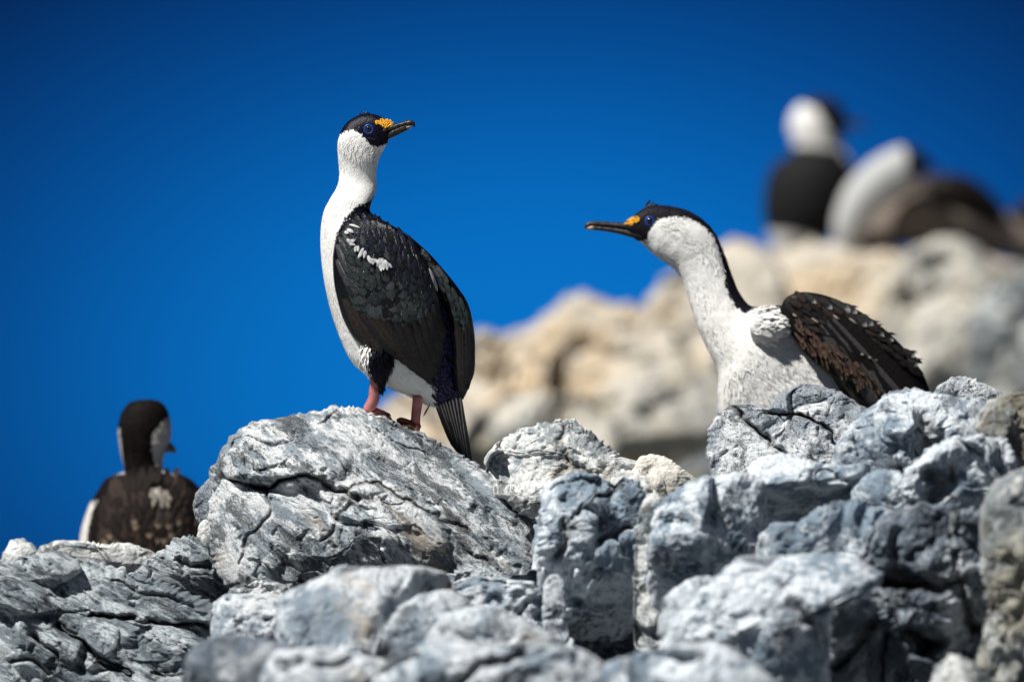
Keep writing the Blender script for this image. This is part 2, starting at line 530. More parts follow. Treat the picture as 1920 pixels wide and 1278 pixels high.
# --- the boulder with the standing bird, and what leans on it
rock('boulder', 'large pale grey boulder under the feet of the standing bird',
     [(383, 1000), (384, 950), (392, 900), (412, 850), (430, 818), (470, 792), (540, 778), (600, 768), (622, 760), (665, 762),
      (700, 775), (740, 790), (800, 815), (860, 850), (920, 884), (980, 914), (1015, 935), (1035, 1000), (1020, 1090),
      (960, 1120), (880, 1160), (700, 1220), (520, 1220), (460, 1180), (430, 1110), (400, 1060)], 32.06, 'main', cen=(690, 980),
     planes=[(600, 950, 150, 0.42, 0.22), (540, 840, 90, 0.25, 1.05), (850, 950, 140, -0.34, 0.78), (700, 1100, 190, 0, -0.3),
             (430, 950, 70, 1.2, 0.1)],
     bumps=[(735, 985, 120, 75, 28, 38), (520, 850, 120, 60, 5, 30), (600, 880, 50, 26, 0, 22), (480, 1000, 60, 90, 0, 14),
            (640, 800, 70, 26, 25, 10)],
     cracks=[([(388, 880), (420, 892), (445, 905), (475, 912), (505, 914), (525, 902), (560, 893), (600, 905), (640, 922), (670, 935)], 4.5, 34, 7),
             ([(500, 915), (510, 960), (470, 1000), (450, 1060)], 3, 10, 0),
             ([(640, 925), (700, 905), (760, 935), (830, 975), (880, 1000)], 3.5, 12, -4),
             ([(700, 930), (650, 945), (625, 990), (600, 1010)], 5, 12, 0),
             ([(700, 800), (740, 830), (800, 850)], 2, 6, 0), ([(840, 1000), (920, 1060), (960, 1090)], 3, 9, 2)],
     facets=0, H=190, seed=1, step=2.3, fol=42, soft=11)
rock('small_rock', 'small rounded grey knob of rock by the wing of the bird seen from behind',
     [(360, 948), (366, 925), (385, 902), (402, 890), (418, 940), (412, 985), (388, 992), (368, 975)], 32.08, 'speck', seed=2, step=1.6, rough=.5, H=40, cat='rock')
rock('small_rock', 'smallest pale rock lobe low on the left side of the large boulder',
     [(370, 1004), (371, 988), (384, 972), (408, 985), (412, 1024), (380, 1026)], 32.06, 'pale', seed=3, step=1.6, rough=.4, H=24, cat='rock')
rock('small_rock', 'rough pale rock tip beside the crack of the large boulder',
     [(392, 892), (395, 874), (410, 866), (432, 884), (425, 920), (398, 915)], 32.05, 'main', seed=4, step=1.6, rough=.6, H=26, cat='rock')

# --- left side
rock('rock', 'pale jagged rock tip at the left edge of the photo',
     [(-30, 1075), (0, 1048), (6, 1034), (20, 1013), (45, 1011), (68, 1024), (85, 1060), (60, 1100), (-20, 1100)], 32.55, 'pale', seed=5, step=2, rough=.8, H=50, cat='rock')
rock('rock', 'long pale rounded rock below the brown bird seen from behind',
     [(50, 1060), (75, 1024), (105, 1012), (150, 1013), (200, 1019), (240, 1017), (285, 1033), (330, 1060), (320, 1120), (200, 1150), (70, 1130)],
     32.45, 'pale', seed=6, step=2.5, rough=.7, H=80, cat='rock', fol=0)
rock('boulder', 'grey layered rock with a mossy hollow left of the large boulder',
     [(250, 1085), (272, 1048), (310, 1028), (325, 1008), (350, 1004), (388, 1010), (415, 1050), (450, 1110), (440, 1180), (300, 1160)],
     32.2, 'grey', seed=7, step=2.2, H=95, fol=30, cracks=[([(330, 1045), (360, 1060), (395, 1062)], 5, 20, 3)])
rock('boulder', 'broad dark grey rock with layered cracks filling the lower left corner',
     [(-90, 1090), (0, 1060), (60, 1048), (110, 1042), (160, 1052), (210, 1058), (262, 1075), (330, 1100), (400, 1130), (450, 1150),
      (490, 1200), (480, 1300), (430, 1420), (-90, 1420)], 31.8, 'grey', cen=(190, 1230), seed=8, step=2.6, fol=32, H=170, rough=1.35,
     planes=[(150, 1150, 110, -0.08, 0.62), (380, 1180, 110, -0.30, 0.55), (180, 1300, 190, 0.1, 0.2)], facets=0, soft=14,
     bumps=[(330, 1130, 90, 30, 25, 18), (250, 1200, 110, 34, 8, 24), (60, 1200, 80, 60, 20, 26)],
     cracks=[([(170, 1150), (230, 1158), (300, 1162), (395, 1170)], 5, 36, 8), ([(110, 1170), (150, 1200), (190, 1240), (240, 1262)], 8, 42, 6),
             ([(60, 1190), (100, 1220), (125, 1250)], 6, 34, 0), ([(210, 1085), (260, 1110), (330, 1130)], 3, 12, 3),
             ([(290, 1262), (340, 1265), (370, 1280)], 4, 20, 2), ([(20, 1240), (60, 1236), (90, 1262)], 7, 30, 0)])
rock('boulder', 'grey overhanging rock with a dark gap beneath it near the left edge',
     [(-70, 1100), (0, 1056), (60, 1038), (110, 1033), (148, 1052), (155, 1070), (128, 1088), (95, 1108), (60, 1102), (25, 1112), (-60, 1120)],
     31.74, 'grey', seed=9, step=2.4, H=60, fol=15, rough=.9, cen=(50, 1075))

# --- foreground, out of focus
rock('boulder', 'smooth blurred pale blue boulder in front of the large boulder',
     [(517, 1150), (524, 1115), (590, 1085), (640, 1058), (700, 1062), (790, 1060), (838, 1075), (858, 1110), (850, 1150), (800, 1180),
      (740, 1230), (700, 1270), (620, 1280), (530, 1250), (515, 1190)], 30.8, 'front', seed=10, step=3.5, cen=(660, 1160), H=120,
     planes=[(600, 1130, 110, 0.28, 0.42), (700, 1085, 90, 0.0, 1.0), (740, 1150, 95, -1.3, -0.1)], facets=0, soft=10, rough=.6)
rock('boulder', 'smaller blurred pale rock leaning in front of the smooth blue boulder',
     [(690, 1240), (715, 1180), (745, 1138), (790, 1112), (845, 1105), (880, 1125), (885, 1180), (830, 1240), (750, 1280)], 30.65, 'front', seed=11, step=3.5, H=75, rough=.5)
rock('boulder', 'blurred pale rock in the bottom centre below the dark crevice rock',
     [(795, 1200), (830, 1152), (880, 1135), (930, 1136), (990, 1165), (1045, 1195), (1060, 1250), (950, 1300), (820, 1280)], 30.5, 'front', seed=12, step=3.5, H=85, rough=.6)
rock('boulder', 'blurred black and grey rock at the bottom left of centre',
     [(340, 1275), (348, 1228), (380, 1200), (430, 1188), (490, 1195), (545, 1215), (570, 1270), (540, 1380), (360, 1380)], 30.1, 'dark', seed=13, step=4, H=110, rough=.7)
rock('boulder', 'blurred white rock along the bottom edge below the smooth blue boulder',
     [(470, 1280), (515, 1218), (580, 1212), (660, 1222), (725, 1238), (770, 1300), (740, 1400), (470, 1400)], 30.05, 'front', seed=14, step=4, H=100, rough=.6)
rock('boulder', 'blurred pale rock with dark hollows at the bottom centre edge',
     [(670, 1290), (730, 1238), (800, 1202), (880, 1195), (960, 1210), (1040, 1200), (1095, 1218), (1135, 1245), (1160, 1300), (1120, 1410), (700, 1410)],
     29.9, 'front', seed=15, step=4, H=120, rough=1.1, cracks=[([(850, 1290), (900, 1250), (980, 1225)], 14, 40, 0)])
rock('boulder', 'blurred streaked blue rock at the bottom edge right of centre',
     [(1080, 1310), (1120, 1250), (1180, 1226), (1260, 1210), (1340, 1200), (1400, 1232), (1450, 1270), (1500, 1340), (1400, 1420), (1080, 1420)],
     29.9, 'blue', seed=16, step=4, H=120, rough=.9)

# --- middle
rock('boulder', 'angular pale boulder in focus between the standing bird and the speckled boulder',
     [(906, 868), (915, 848), (940, 824), (975, 801), (1030, 788), (1075, 785), (1095, 800), (1140, 835), (1165, 855), (1205, 868),
      (1250, 900), (1270, 960), (1200, 1010), (1100, 1020), (1000, 985), (930, 925)], 31.98, 'pale', seed=17, step=2.0,
     planes=[(1000, 860, 70, 0.35, 0.35), (1150, 890, 80, -0.55, 0.75), (1040, 800, 30, 0.1, 1.3)], facets=5, H=120, soft=7,
     cracks=[([(1060, 790), (1045, 830), (1070, 870), (1100, 880)], 4, 10, 3), ([(1060, 880), (1020, 940)], 4, 8, 0)])
rock('rock', 'small cream rock right of the angular pale boulder',
     [(1185, 885), (1200, 856), (1225, 851), (1260, 862), (1290, 885), (1312, 906), (1305, 955), (1230, 970), (1190, 935)], 31.95, 'cream', seed=18, step=2, H=55, rough=.6, cat='rock')
rock('boulder', 'blurred pitted grey boulder right of the large boulder with brown stains on top',
     [(1008, 1010), (1013, 930), (1025, 900), (1080, 885), (1110, 885), (1150, 905), (1170, 895), (1198, 902), (1218, 940), (1228, 1010),
      (1232, 1130), (1170, 1200), (1040, 1200), (1004, 1100)], 31.35, 'blue', seed=19, step=2.6, H=120, rough=1.3,
     planes=[(1080, 940, 80, 0.1, 0.75), (1150, 1000, 110, -0.2, 0.1), (1120, 1060, 90, 0.0, -0.75)], facets=4,
     cracks=[([(1085, 960), (1120, 930), (1170, 905)], 5, 20, 6), ([(1060, 985), (1050, 1040)], 8, 22, 0), ([(1120, 1010), (1180, 990)], 9, 30, 0)])
rock('boulder', 'blurred rounded white boulder streaked with blue grey in the middle right',
     [(1215, 1030), (1226, 962), (1258, 920), (1310, 895), (1350, 889), (1400, 884), (1432, 900), (1442, 950), (1440, 1030), (1430, 1120),
      (1350, 1180), (1260, 1200), (1215, 1140)], 31.2, 'blue', seed=20, step=2.8, H=120, rough=.9,
     planes=[(1290, 960, 95, 0.35, 0.55), (1380, 990, 95, -0.7, 0.0), (1340, 1040, 90, 0.1, -0.7)], facets=4)
rock('boulder', 'blurred ledge of rock with a lit top and deeply shaded underside',
     [(1398, 890), (1410, 865), (1440, 852), (1480, 850), (1530, 866), (1580, 872), (1625, 866), (1640, 900), (1650, 980), (1590, 1050),
      (1500, 1080), (1420, 1070), (1390, 960)], 31.25, 'blue', seed=21, step=2.8, H=110, cen=(1510, 925), rough=.8,
     planes=[(1470, 900, 80, 0.02, 1.05), (1480, 905, 78, -0.25, -2.4)], facets=0, soft=6)
rock('boulder', 'sharp black and white speckled boulder split by two diagonal cracks',
     [(1325, 830), (1330, 800), (1345, 775), (1365, 762), (1400, 755), (1437, 766), (1460, 740), (1500, 720), (1530, 718), (1580, 735),
      (1622, 765), (1625, 820), (1600, 880), (1540, 910), (1400, 915), (1335, 905), (1327, 860)], 32.02, 'speck', seed=22, step=1.9, cen=(1465, 830), H=95,
     planes=[(1380, 830, 60, 0.35, 0.35), (1500, 830, 70, -0.05, 0.8), (1560, 760, 30, -0.4, 0.9)], facets=4, soft=8, rough=.8,
     cracks=[([(1372, 758), (1400, 785), (1430, 812), (1470, 850), (1490, 880)], 3.2, 30, 9), ([(1440, 770), (1500, 778), (1535, 795), (1570, 838)], 3.2, 26, -10),
             ([(1345, 780), (1352, 800)], 2.5, 12, 0)])
rock('boulder', 'blurred pale boulder with a dark pit below the wing of the stretching bird',
     [(1555, 880), (1570, 830), (1590, 800), (1625, 765), (1668, 735), (1710, 726), (1750, 735), (1790, 742), (1840, 745), (1880, 765), (1885, 820),
      (1850, 880), (1780, 930), (1700, 950), (1620, 940), (1570, 915)], 31.5, 'blue', seed=23, step=2.6, H=110,
     planes=[(1650, 830, 85, 0.25, 0.45), (1710, 760, 45, 0.0, 1.0), (1790, 840, 80, -0.55, 0.35)], facets=3, rough=.8,
     cracks=[([(1735, 795), (1745, 820), (1735, 845)], 17, 50, 0), ([(1690, 880), (1700, 915)], 9, 30, 0)])
rock('rock', 'small sharp speckled rock on the skyline right of the wing',
     [(1748, 738), (1760, 722), (1775, 711), (1800, 704), (1830, 711), (1870, 731), (1893, 748), (1870, 790), (1780, 785), (1752, 760)], 32.0, 'speck', seed=24, step=1.8, H=55, rough=.8, cat='rock')
rock('boulder', 'blurred rounded blue grey boulder with two dark hollows at the right',
     [(1680, 930), (1697, 880), (1740, 840), (1790, 820), (1850, 815), (1890, 825), (1910, 870), (1915, 960), (1820, 1010), (1700, 1010)],
     31.15, 'blue', seed=25, step=2.8, H=95, rough=1.1, cracks=[([(1745, 890), (1765, 905), (1750, 935)], 10, 40, 0), ([(1790, 880), (1780, 910)], 7, 26, 0)])
rock('boulder', 'blurred brownish boulder at the right edge level with the bird\'s body',
     [(1828, 800), (1850, 752), (1890, 736), (1930, 732), (1985, 750), (1990, 920), (1900, 910), (1850, 850)], 31.25, 'tan', seed=26, step=3, H=80, rough=.8)
rock('boulder', 'blurred shallow rock step right of the shaded ledge',
     [(1590, 950), (1600, 900), (1640, 880), (1690, 885), (1720, 920), (1730, 980), (1660, 1010), (1595, 1000)], 31.2, 'blue', seed=40, step=3, H=60, rough=.9)
rock('boulder', 'low blurred grey rock just below the shaded ledge',
     [(1415, 1045), (1424, 1004), (1452, 980), (1500, 976), (1545, 945), (1600, 935), (1660, 945), (1720, 1000), (1700, 1070), (1600, 1090), (1500, 1100), (1430, 1080)],
     30.95, 'blue', seed=27, step=3, H=85, rough=.9, cen=(1560, 1020))
rock('boulder', 'large blurred pale slab sloping down to the bottom at right of centre',
     [(1225, 1230), (1270, 1150), (1340, 1080), (1385, 1045), (1450, 1040), (1530, 1036), (1600, 1042), (1655, 1075), (1640, 1120), (1570, 1130),
      (1556, 1180), (1556, 1300), (1510, 1380), (1380, 1340), (1290, 1290)], 30.6, 'blue', seed=28, step=3, H=150, cen=(1440, 1180), rough=0.8,
     planes=[(1420, 1130, 130, 0.22, 0.55), (1500, 1090, 110, 0.0, 0.9), (1480, 1220, 160, -0.55, -0.25)], facets=3, soft=10)
rock('rock', 'small blurred pale rock beside the golden streak',
     [(1232, 1190), (1243, 1120), (1288, 1085), (1330, 1078), (1360, 1100), (1340, 1170), (1300, 1205), (1245, 1210)], 30.75, 'blue', seed=29, step=3, H=55, rough=.7, cat='rock')
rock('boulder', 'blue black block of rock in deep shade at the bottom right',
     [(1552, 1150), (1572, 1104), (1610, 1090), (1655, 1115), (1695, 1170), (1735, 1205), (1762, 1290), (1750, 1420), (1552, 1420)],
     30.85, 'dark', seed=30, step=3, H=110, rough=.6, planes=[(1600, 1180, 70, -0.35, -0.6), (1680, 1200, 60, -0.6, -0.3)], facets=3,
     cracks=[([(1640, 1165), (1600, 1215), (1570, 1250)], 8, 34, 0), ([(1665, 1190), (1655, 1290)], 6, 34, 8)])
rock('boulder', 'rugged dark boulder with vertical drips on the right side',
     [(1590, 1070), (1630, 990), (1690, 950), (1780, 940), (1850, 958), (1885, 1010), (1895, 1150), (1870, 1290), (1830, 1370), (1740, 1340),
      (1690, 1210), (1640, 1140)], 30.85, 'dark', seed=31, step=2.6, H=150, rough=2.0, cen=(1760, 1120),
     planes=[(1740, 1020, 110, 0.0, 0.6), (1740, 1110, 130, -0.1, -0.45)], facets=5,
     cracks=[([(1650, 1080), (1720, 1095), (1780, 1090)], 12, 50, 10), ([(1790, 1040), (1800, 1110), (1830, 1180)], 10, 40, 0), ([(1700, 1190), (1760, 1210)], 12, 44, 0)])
rock('boulder', 'olive brown boulder running down the right edge of the photo',
     [(1835, 960), (1860, 905), (1900, 880), (1990, 885), (1995, 1420), (1870, 1420), (1825, 1270), (1850, 1150), (1838, 1050)],
     30.6, 'tan', seed=32, step=3, H=130, rough=1.3, cen=(1915, 1130))
rock('rock', 'small pale crusted rock at the bottom edge near the right corner',
     [(1735, 1310), (1752, 1252), (1790, 1224), (1832, 1245), (1885, 1300), (1870, 1400), (1740, 1400)], 30.25, 'pale', seed=33, step=3, H=60, rough=1.2, cat='rock')
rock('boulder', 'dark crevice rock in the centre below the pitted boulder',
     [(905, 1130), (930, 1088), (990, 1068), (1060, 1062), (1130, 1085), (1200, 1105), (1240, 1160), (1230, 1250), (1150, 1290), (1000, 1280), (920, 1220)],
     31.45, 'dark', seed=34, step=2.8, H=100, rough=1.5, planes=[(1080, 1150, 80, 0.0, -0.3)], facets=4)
rock('rock', 'upright pale blue sliver of rock standing in the dark crevice',
     [(1018, 1100), (1026, 1080), (1045, 1074), (1058, 1090), (1062, 1150), (1068, 1200), (1040, 1215), (1018, 1205)], 31.1, 'blue', seed=35, step=2, H=18, rough=.5, cat='rock')
rock('rock', 'golden cream vertical rib of rock left of the white boulder',
     [(1192, 1000), (1200, 950), (1218, 926), (1250, 930), (1252, 1000), (1250, 1090), (1256, 1200), (1225, 1235), (1190, 1215), (1188, 1100)], 31.2, 'pale', seed=36, step=2.2, H=16, rough=1.0, cat='rock')
rock('boulder', 'rough crumbly grey rock at the lower left foot of the large boulder',
     [(415, 1150), (432, 1105), (480, 1088), (545, 1095), (575, 1160), (550, 1270), (440, 1280), (412, 1210)], 31.6, 'main', seed=37, step=2.2, H=80, rough=1.5)
rock('boulder', 'crumbly dark rock wedged under the right slope of the large boulder',
     [(820, 1120), (840, 1075), (890, 1050), (940, 1065), (985, 1095), (990, 1150), (900, 1180), (830, 1170)], 31.75, 'grey', seed=38, step=2, H=60, rough=1.4)

rock('bedrock', 'rugged blue grey bedrock showing between the blurred boulders on the right',
     [(1000, 1000), (1030, 940), (1130, 920), (1230, 935), (1330, 915), (1420, 900), (1600, 885), (1720, 850), (1800, 800), (1960, 770), (2000, 1420), (1000, 1420)],
     31.62, 'blue', seed=60, step=3.6, H=150, cen=(1480, 1150), rough=2.6, facets=0, cat='rock',
     planes=[(1480, 1100, 90, 0.05, 0.35), (1480, 1200, 100, 0, 0.1)])
rock('bedrock', 'rugged grey bedrock showing between the blurred rocks in the bottom centre',
     [(400, 1130), (470, 1110), (700, 1120), (900, 1080), (1000, 1090), (1080, 1200), (1080, 1430), (380, 1430)],
     31.3, 'front', seed=61, step=3.6, H=120, cen=(720, 1270), rough=2.2, facets=0, cat='rock', planes=[(720, 1250, 90, 0.0, 0.4)])

rock('bedrock', 'shadowed bedrock running out past the right edge behind the olive brown boulder',
     [(1930, 860), (2010, 800), (2150, 830), (2330, 900), (2480, 1000), (2560, 1420), (1940, 1420)], 31.9, 'blue', seed=62, step=5, H=170, rough=2.4, facets=4, cat='rock')
rock('bedrock', 'grey bedrock running out past the left edge below the pale jagged tip',
     [(-560, 1400), (-500, 1180), (-380, 1100), (-200, 1075), (-60, 1070), (30, 1090), (60, 1300), (20, 1420)], 32.1, 'grey', seed=63, step=5, H=150, rough=2.2, facets=4, fol=25, cat='rock')

# --- the far ridge, far out of focus
FG = 'blurred boulders of the far ridge'
rock('ridge_rock', 'long far blurred ledge running behind the whole far ridge of boulders',
     [(700, 900), (760, 760), (880, 650), (1000, 612), (1060, 570), (1150, 575), (1215, 585), (1260, 530), (1370, 465), (1440, 468), (1560, 460),
      (1700, 475), (1800, 462), (1880, 490), (1960, 500), (2060, 540), (2060, 900), (1300, 960), (720, 980)], 40.6, 'fartan', seed=58, step=7, H=260, cen=(1380, 760), rough=2.2, group=FG, cat='rock')
rock('boulder', 'far blurred tan boulder rising behind the tail of the standing bird',
     [(660, 900), (690, 800), (735, 745), (800, 700), (860, 650), (895, 616), (930, 622), (980, 640), (1030, 700), (1060, 820), (1020, 920), (800, 990), (690, 970)],
     38.7, 'fartan', seed=50, step=5, H=230, rough=1.7, facets=5, planes=[(860, 740, 150, -0.1, 0.75), (860, 800, 190, 0.15, 0.45)], group=FG)
rock('boulder', 'far blurred boulder with a pale peak halfway between the two large birds',
     [(930, 740), (950, 650), (1005, 605), (1040, 580), (1065, 555), (1100, 551), (1140, 567), (1210, 580), (1265, 620), (1310, 700), (1330, 830), (1200, 870), (1000, 870)],
     39.2, 'fartan', seed=51, step=5, H=240, rough=1.7, facets=5, planes=[(1130, 660, 150, -0.1, 0.75), (1130, 720, 190, 0.15, 0.45)], group=FG)
rock('boulder', 'far blurred cream boulder behind the neck of the stretching bird',
     [(1180, 660), (1210, 570), (1245, 522), (1290, 495), (1340, 468), (1375, 448), (1425, 458), (1460, 490), (1500, 600), (1470, 740), (1300, 790), (1200, 750)],
     39.6, 'fartan', seed=52, step=5, H=240, rough=1.7, facets=5, planes=[(1340, 560, 150, -0.1, 0.75), (1340, 620, 190, 0.15, 0.45)], group=FG)
rock('boulder', 'far blurred tan boulder under the far standing bird',
     [(1400, 620), (1425, 490), (1500, 458), (1580, 450), (1640, 455), (1700, 470), (1730, 570), (1720, 720), (1600, 800), (1450, 790)],
     39.9, 'fartan', seed=53, step=5, H=220, rough=1.7, facets=5, planes=[(1570, 560, 150, -0.1, 0.75), (1570, 620, 190, 0.15, 0.45)], group=FG)
rock('boulder', 'far blurred pale boulder above the raised wing',
     [(1640, 640), (1665, 520), (1710, 465), (1780, 440), (1835, 462), (1890, 545), (1905, 650), (1880, 800), (1720, 840), (1650, 760)],
     39.7, 'fargrey', seed=54, step=5, H=200, rough=1.7, facets=5, planes=[(1770, 580, 150, -0.1, 0.75), (1770, 640, 190, 0.15, 0.45)], group=FG)
rock('boulder', 'far blurred dark brown grey boulder at the right edge',
     [(1800, 720), (1830, 560), (1880, 525), (1950, 492), (2040, 500), (2050, 950), (1850, 900)], 39.5, 'tan', seed=55, step=5, H=220, rough=1.7, facets=5, planes=[(1930, 620, 150, -0.1, 0.75), (1930, 680, 190, 0.15, 0.45)], group=FG)
rock('boulder', 'low far blurred grey boulder between the standing bird and the angular pale boulder',
     [(800, 930), (830, 830), (890, 770), (1000, 735), (1100, 745), (1160, 790), (1170, 850), (1050, 900), (900, 960)], 38.2, 'fargrey', seed=56, step=5, H=200, rough=1.7, facets=5, planes=[(980, 780, 150, -0.1, 0.75), (980, 840, 190, 0.15, 0.45)], group=FG)
rock('boulder', 'low far blurred cream grey boulder left of the stretching bird\'s breast',
     [(1080, 830), (1110, 740), (1180, 690), (1270, 680), (1360, 710), (1420, 780), (1400, 840), (1280, 850), (1150, 850)], 38.4, 'fargrey', seed=57, step=5, H=200, rough=1.7, facets=5, planes=[(1250, 720, 150, -0.1, 0.75), (1250, 780, 190, 0.15, 0.45)], group=FG)
# ------------------------------------------------------------------ ground and sea
def build_ground():
    xs = np.concatenate([-np.geomspace(3000, 3.2, 34), np.linspace(-3, 3, 70), np.geomspace(3.2, 3000, 34)])
    ys = np.concatenate([-np.geomspace(3000, 2, 26), np.linspace(-1.5, 27, 30), np.linspace(27.4, 44, 80), np.geomspace(44.5, 4000, 40)])
    Xg, Yg = np.meshgrid(xs, ys)
    zy = np.interp(Yg, [-60, -20, 0, 14, 26, 28, 30.3, 31.4, 32.1, 33.2, 35.0, 45, 60, 90, 4000],
                   [-6, -1.0, 0, 1.3, 3.4, 4.0, 4.30, 4.62, 4.84, 4.70, 4.5, 4.3, 1.0, -6, -30])
    right = 1 / (1 + np.exp(-(Xg - 0.05) * 9)) * np.interp(Yg, [33.5, 36.6, 40, 43, 47], [0, 1.42, 1.7, 1.4, 0])
    side = -np.clip(np.abs(Xg) - 10, 0, None) * 0.12
    Z = zy + right + np.maximum(side, -30)
    P3 = np.stack([Xg, Yg, Z], -1)
    near = np.exp(-((Xg / 25) ** 2)) * np.exp(-(((Yg - 20) / 30) ** 2))
    Z = Z + near * (0.07 * fbm(P3 * 1.1, 4) + 0.02 * fbm(P3 * 6, 3))
    V = np.stack([Xg, Yg, Z], -1).reshape(-1, 3)
    n = len(xs)
    ii, jj = np.meshgrid(np.arange(len(ys) - 1), np.arange(n - 1), indexing='ij')
    F = np.stack([ii * n + jj, ii * n + jj + 1, (ii + 1) * n + jj + 1, (ii + 1) * n + jj], -1).reshape(-1, 4)
    g = mesh_obj('ground', V, F, ROCK['soil'])
    tag(g, kind='structure')
    m = NT('sea_water')
    nz = m.noise(m.pos(), 0.6, 5, 0.6)
    mat = m.done((0.01, 0.035, 0.06), 0.08, m.bump(nz, 0.15, 0.6), spec=0.5)
    s = mesh_obj('sea', [(-6000, -6000, -3.0), (6000, -6000, -3.0), (6000, 8000, -3.0), (-6000, 8000, -3.0)], [(0, 1, 2, 3)], mat, smooth=False)
    tag(s, kind='structure')


build_ground()
# ------------------------------------------------------------------ birds: materials
def plumage_material(name, white=(0.90, 0.89, 0.86), black=(0.016, 0.014, 0.022), gloss=0.5, soil=0.08, fine=240.0, sheen=None, bspec=0.12):
    m = NT(name)
    p = m.pos()
    n1 = m.noise(p, fine, 4, 0.65)
    n2 = m.noise(p, 45.0, 4, 0.6)
    dk = m.math('ADD', m.attr('dark'), m.math('MULTIPLY', m.math('SUBTRACT', n1, 0.5), 1.0))
    f = m.smooth(dk, 0.44, 0.56)
    w = m.mix(m.math('MULTIPLY', m.smooth(n2, 0.45, 0.7), soil), white, (0.50, 0.46, 0.38))
    w = m.mix(m.math('MULTIPLY', m.smooth(n1, 0.5, 0.35), 0.22), w, (0.66, 0.64, 0.60))
    b = m.mix(m.smooth(n1, 0.42, 0.62), black, sheen or tuple(min(1, 2.2 * c + 0.006) for c in black))
    c = m.mix(f, w, b)
    r = m.math('ADD', 0.85, m.math('MULTIPLY', f, gloss - 0.85))
    n = m.bump(m.math('ADD', m.math('MULTIPLY', n1, 0.0012), m.math('MULTIPLY', n2, 0.002)), 1.0, 0.7)
    return m.done(c, r, n, spec=m.math('SUBTRACT', 0.25, m.math('MULTIPLY', f, 0.25 - bspec)))


def feather_material(name, col, edge, gloss=0.42, tipc=None, spec=0.5):
    """vane colour with a darker fringe, fine barbs slanting off the shaft"""
    m = NT(name)
    uv = m.t.nodes.new('ShaderNodeUVMap'); uv.uv_map = 'UVMap'
    sep = m.t.nodes.new('ShaderNodeSeparateXYZ'); m.t.links.new(uv.outputs[0], sep.inputs[0])
    u = m.math('ABSOLUTE', m.math('SUBTRACT', sep.outputs[0], 0.5))
    v = sep.outputs[1]
    barb = m.math('SINE', m.math('ADD', m.math('MULTIPLY', v, 130.0), m.math('MULTIPLY', u, -90.0)))
    n = m.noise(m.pos(), 160.0, 3, 0.6)
    fr = m.math('MAXIMUM', m.smooth(u, 0.36, 0.48), m.smooth(v, 0.86, 0.97))
    c = m.mix(m.smooth(n, 0.35, 0.7), col, tuple(x * 0.55 for x in col))
    c = m.mix(fr, c, edge)
    c = m.mix(m.math('MULTIPLY', m.smooth(u, 0.035, 0.01), 0.5), c, tuple(x * 1.8 for x in col))
    if tipc: c = m.mix(m.smooth(v, 0.70, 0.92), c, tipc)
    nb = m.bump(m.math('ADD', m.math('MULTIPLY', barb, 0.0002), m.math('MULTIPLY', n, 0.0018)), 1.0, 0.7)
    return m.done(c, gloss, nb, spec=spec)


def plain(name, col, rough=0.5, bump=0.0, bscale=200, spec=0.4, col2=None, cscale=60):
    m = NT(name)
    p = m.pos()
    n = m.noise(p, bscale, 4, 0.6)
    c = m.mix(m.smooth(m.noise(p, cscale, 4, 0.6), 0.4, 0.62), col, col2 or tuple(x * 0.7 for x in col))
    return m.done(c, rough, m.bump(m.math('MULTIPLY', n, bump), 1.0, 1.0) if bump else None, spec=spec)


M_BODY = plumage_material('shag_plumage', black=(0.004, 0.004, 0.007), sheen=(0.010, 0.009, 0.024), gloss=0.34, bspec=0.10)
M_RUMP = plumage_material('purple_rump_plumage', black=(0.010, 0.008, 0.030), sheen=(0.065, 0.055, 0.17), gloss=0.35)
M_BODY2 = plumage_material('stretching_bird_plumage', black=(0.008, 0.007, 0.011), gloss=0.55, fine=170, sheen=(0.012, 0.010, 0.018))
M_BROWN = plumage_material('brown_bird_plumage', white=(0.74, 0.71, 0.66), black=(0.006, 0.0045, 0.004), gloss=0.75, sheen=(0.010, 0.0065, 0.0055))
M_FARB = plumage_material('far_bird_plumage', white=(0.86, 0.85, 0.83), black=(0.007, 0.007, 0.008), gloss=0.7)
M_FARG = plumage_material('far_grey_white_plumage', white=(0.50, 0.51, 0.51), black=(0.007, 0.007, 0.008), gloss=0.7)
M_FARBROWN = plumage_material('far_brown_plumage', white=(0.19, 0.15, 0.125), black=(0.040, 0.029, 0.024), gloss=0.7)
F_COV = [feather_material('covert_vane_%s' % n, c, e, g, spec=0.6) for n, c, e, g in (
    ('green', (0.036, 0.048, 0.048), (0.003, 0.004, 0.004), 0.32), ('slate', (0.050, 0.055, 0.060), (0.004, 0.004, 0.005), 0.38),
    ('black', (0.022, 0.028, 0.032), (0.003, 0.003, 0.003), 0.28))]
F_MANT = [feather_material('mantle_vane_%s' % n, c, e, g) for n, c, e, g in (
    ('dark', (0.010, 0.012, 0.015), (0.003, 0.003, 0.004), 0.30), ('blue', (0.018, 0.020, 0.034), (0.003, 0.003, 0.005), 0.27))]
F_FLY = [feather_material('flight_vane_%s' % n, c, e, g, spec=0.3) for n, c, e, g in (
    ('brown', (0.034, 0.025, 0.021), (0.010, 0.008, 0.007), 0.45), ('dark', (0.020, 0.017, 0.017), (0.007, 0.006, 0.006), 0.42))]
F_WHITE = feather_material('white_vane', (0.82, 0.82, 0.82), (0.75, 0.75, 0.75), 0.7, spec=0.3)
F_PALEBR = feather_material('pale_brown_vane', (0.40, 0.36, 0.31), (0.34, 0.30, 0.26), 0.7, spec=0.3)
F_TAIL = feather_material('tail_vane', (0.062, 0.058, 0.058), (0.010, 0.009, 0.009), 0.42)
